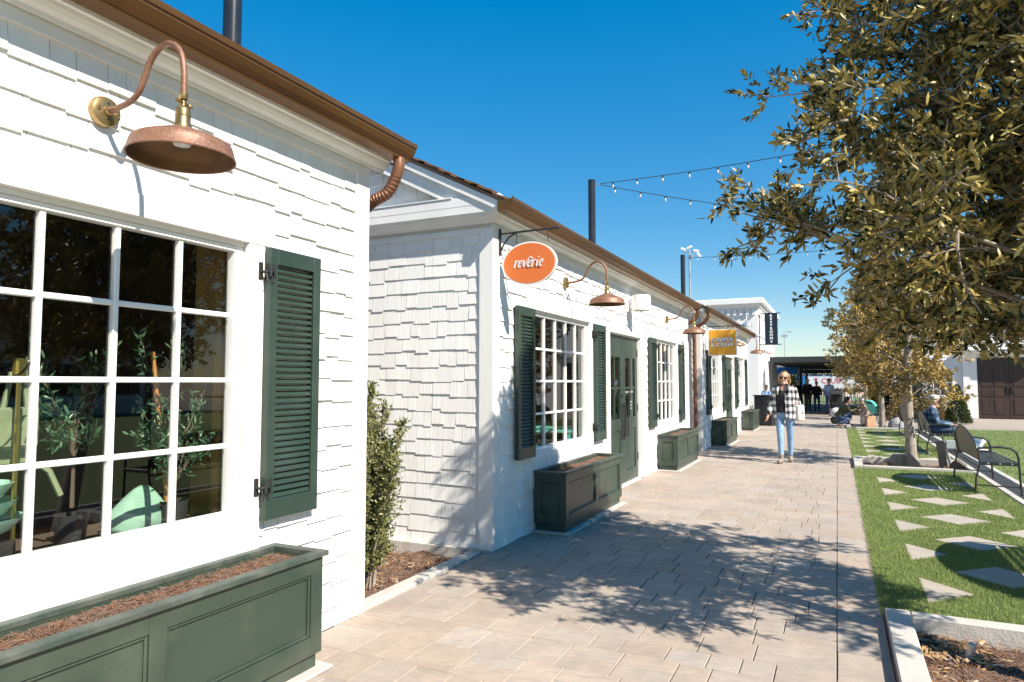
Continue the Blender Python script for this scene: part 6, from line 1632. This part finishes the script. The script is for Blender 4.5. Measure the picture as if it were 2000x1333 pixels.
c, u, f = F.J['head'], F.hu, F.hf
MB().lathe([(.066, -.02), (.066, .02), (.052, .056), (.001, .075)], c + u * .01, 16).add([tuple(c + f * q + F.hr * w_) for q, w_ in ((.06, -.05), (.06, .05), (.13, .035), (.13, -.035))], [(0, 1, 2, 3)]).build('cap', M['pale_cloth'], t, smooth=True)
t = thing('paper_bag', 'brown paper shopping bag beside the small child', 'bag', (.98, 26.1, .0), R(25))
MB().box(-.15, .15, -.08, .08, 0, .36, bev=.006).build('body', M['kraft'], t)
for y in (-.05, .05): MB().tube([(-.06, y, .355), (-.04, y, .45), (.04, y, .45), (.06, y, .355)], .006, 6).build('handle', M['kraft'], t)

# --- man on the bench
t = thing('person', 'man in pale cap and blue plaid shirt seated on the bench with legs out', 'person', (1.80, 17.1, 0), R(90), 'people along the path')
J = dict(hip=(0, 0, .53), waist=(0, -.0, .66), chest=(0, .01, .82), neck=(0, -.02, .985), head=(0, -.07, 1.10),
         shL=(.17, .0, .93), elL=(.235, -.06, .66), wrL=(.15, -.33, .60), shR=(-.17, .0, .93), elR=(-.235, -.07, .66), wrR=(-.13, -.34, .60),
         hpL=(.095, -.03, .52), knL=(.11, -.46, .51), anL=(.05, -.86, .20), toL=(.07, -.96, .32), hpR=(-.095, -.03, .52), knR=(-.12, -.47, .50), anR=(-.05, -.82, .095), toR=(-.08, -.98, .06))
F = Fig(J, (1, 0, 0), (0, -1, 0), 1.0); F.body(M['skin'], t, .010)
b = MB(); F.torso(b, .024, 0, 4, .03)
for sd in 'LR': F.arm(b, sd, .024, .94, .045)
solid(b, 'shirt', M['blue_plaid'], t, .012)
b = MB(); F.torso(b, .006, 0, 1)
for sd in 'LR': F.leg(b, sd, .016, .97, .02)
solid(b, 'jeans', M['dark_jean'], t, .012)
for sd in 'LR': b = MB(); F.foot(b, sd, .012); solid(b, 'shoe', M['white_shoe'], t, .010)
c, u, f = F.J['head'], F.hu, F.hf
solid(MB().ball(c + u * .005 - f * .02, (.084, .096, .095), 14, 10), 'hair', M['hair_grey'], t, .010, 2, cut=lambda p: (p - c).dot(f) > .0)
cp = MB().lathe([(.088, 0), (.098, .012), (.096, .045), (.074, .082), (.001, .098)], (c.x, c.y + .008, c.z + .04), 22); cp.v = [(x, (y - c.y) * 1.12 + c.y, z) for x, y, z in cp.v]
cp.build('cap', M['cap'], t, smooth=True)
v = [c + u * .052 + f * (.085 + .10 * math.sin(math.pi * i / 8)) + F.hr * (.078 * math.cos(math.pi * i / 8)) - u * .022 * math.sin(math.pi * i / 8) for i in range(9)]
q = [c + u * .052 + f * .075 + F.hr * (.078 * math.cos(math.pi * i / 8)) for i in range(9)]
pk = MB(); pk.add(v + q + [p + u * .006 for p in v] + [p + u * .006 for p in q], [(i, i + 1, i + 10, i + 9) for i in range(8)] + [(i + 18, i + 27, i + 28, i + 19) for i in range(8)] + [(i, i + 18, i + 19, i + 1) for i in range(8)]); pk.build('cap_peak', M['cap_peak'], t, smooth=True)
shades(F, t, M['lens'])
for s_ in list(bpy.data.scenes):
    if s_ is TMP: bpy.data.scenes.remove(s_)

# shops facing from the far side of the lawn (seen mirrored in the windows)
for (y, lb) in ((-3.0, 'white sided shop across the lawn with dark roof, mirrored in the nearest window'), (11.5, 'second white sided shop across the lawn beyond the black pole')):
    t = thing('lawn_shop', lb, 'building', (25.5, y, 0), 0, 'shops across the lawn')
    MB().box(0, 6, 0, 12, -.1, 3.3).build('wall', M['house_white'], t)
    MB().prism([(-.4, 3.3), (6.4, 3.3), (3, 5.2)], -.3, 12.3, 'Y').build('roof', M['shake'], t)
    for k in range(4): 
        MB().box(-.03, -.001, 1.0 + k * 2.8, 2.4 + k * 2.8, .9, 2.3).build('window', M['dark_room'], t)
        for q in (.55, 2.45): MB().box(-.05, -.001, q + k * 2.8, q + .4 + k * 2.8, .9, 2.3).build('shutter', M['green'], t)
# a little litter on the paving
for nm, x0, x1, y0, y1, n in (('leaf_litter', -2.75, -2.2, 5.7, 13.5, 26), ('leaf_litter', -.3, .22, 3.6, 13, 24), ('leaf_litter', -2.6, -.2, 3.8, 12, 14)):
    o = shreds(x0, x1, y0, y1, .001, n, nm, M['chip'], (.02, .05), (.006, .014), .003, None, .1); tag(o, 'scattered small dry leaves on the paving', 'leaf litter')
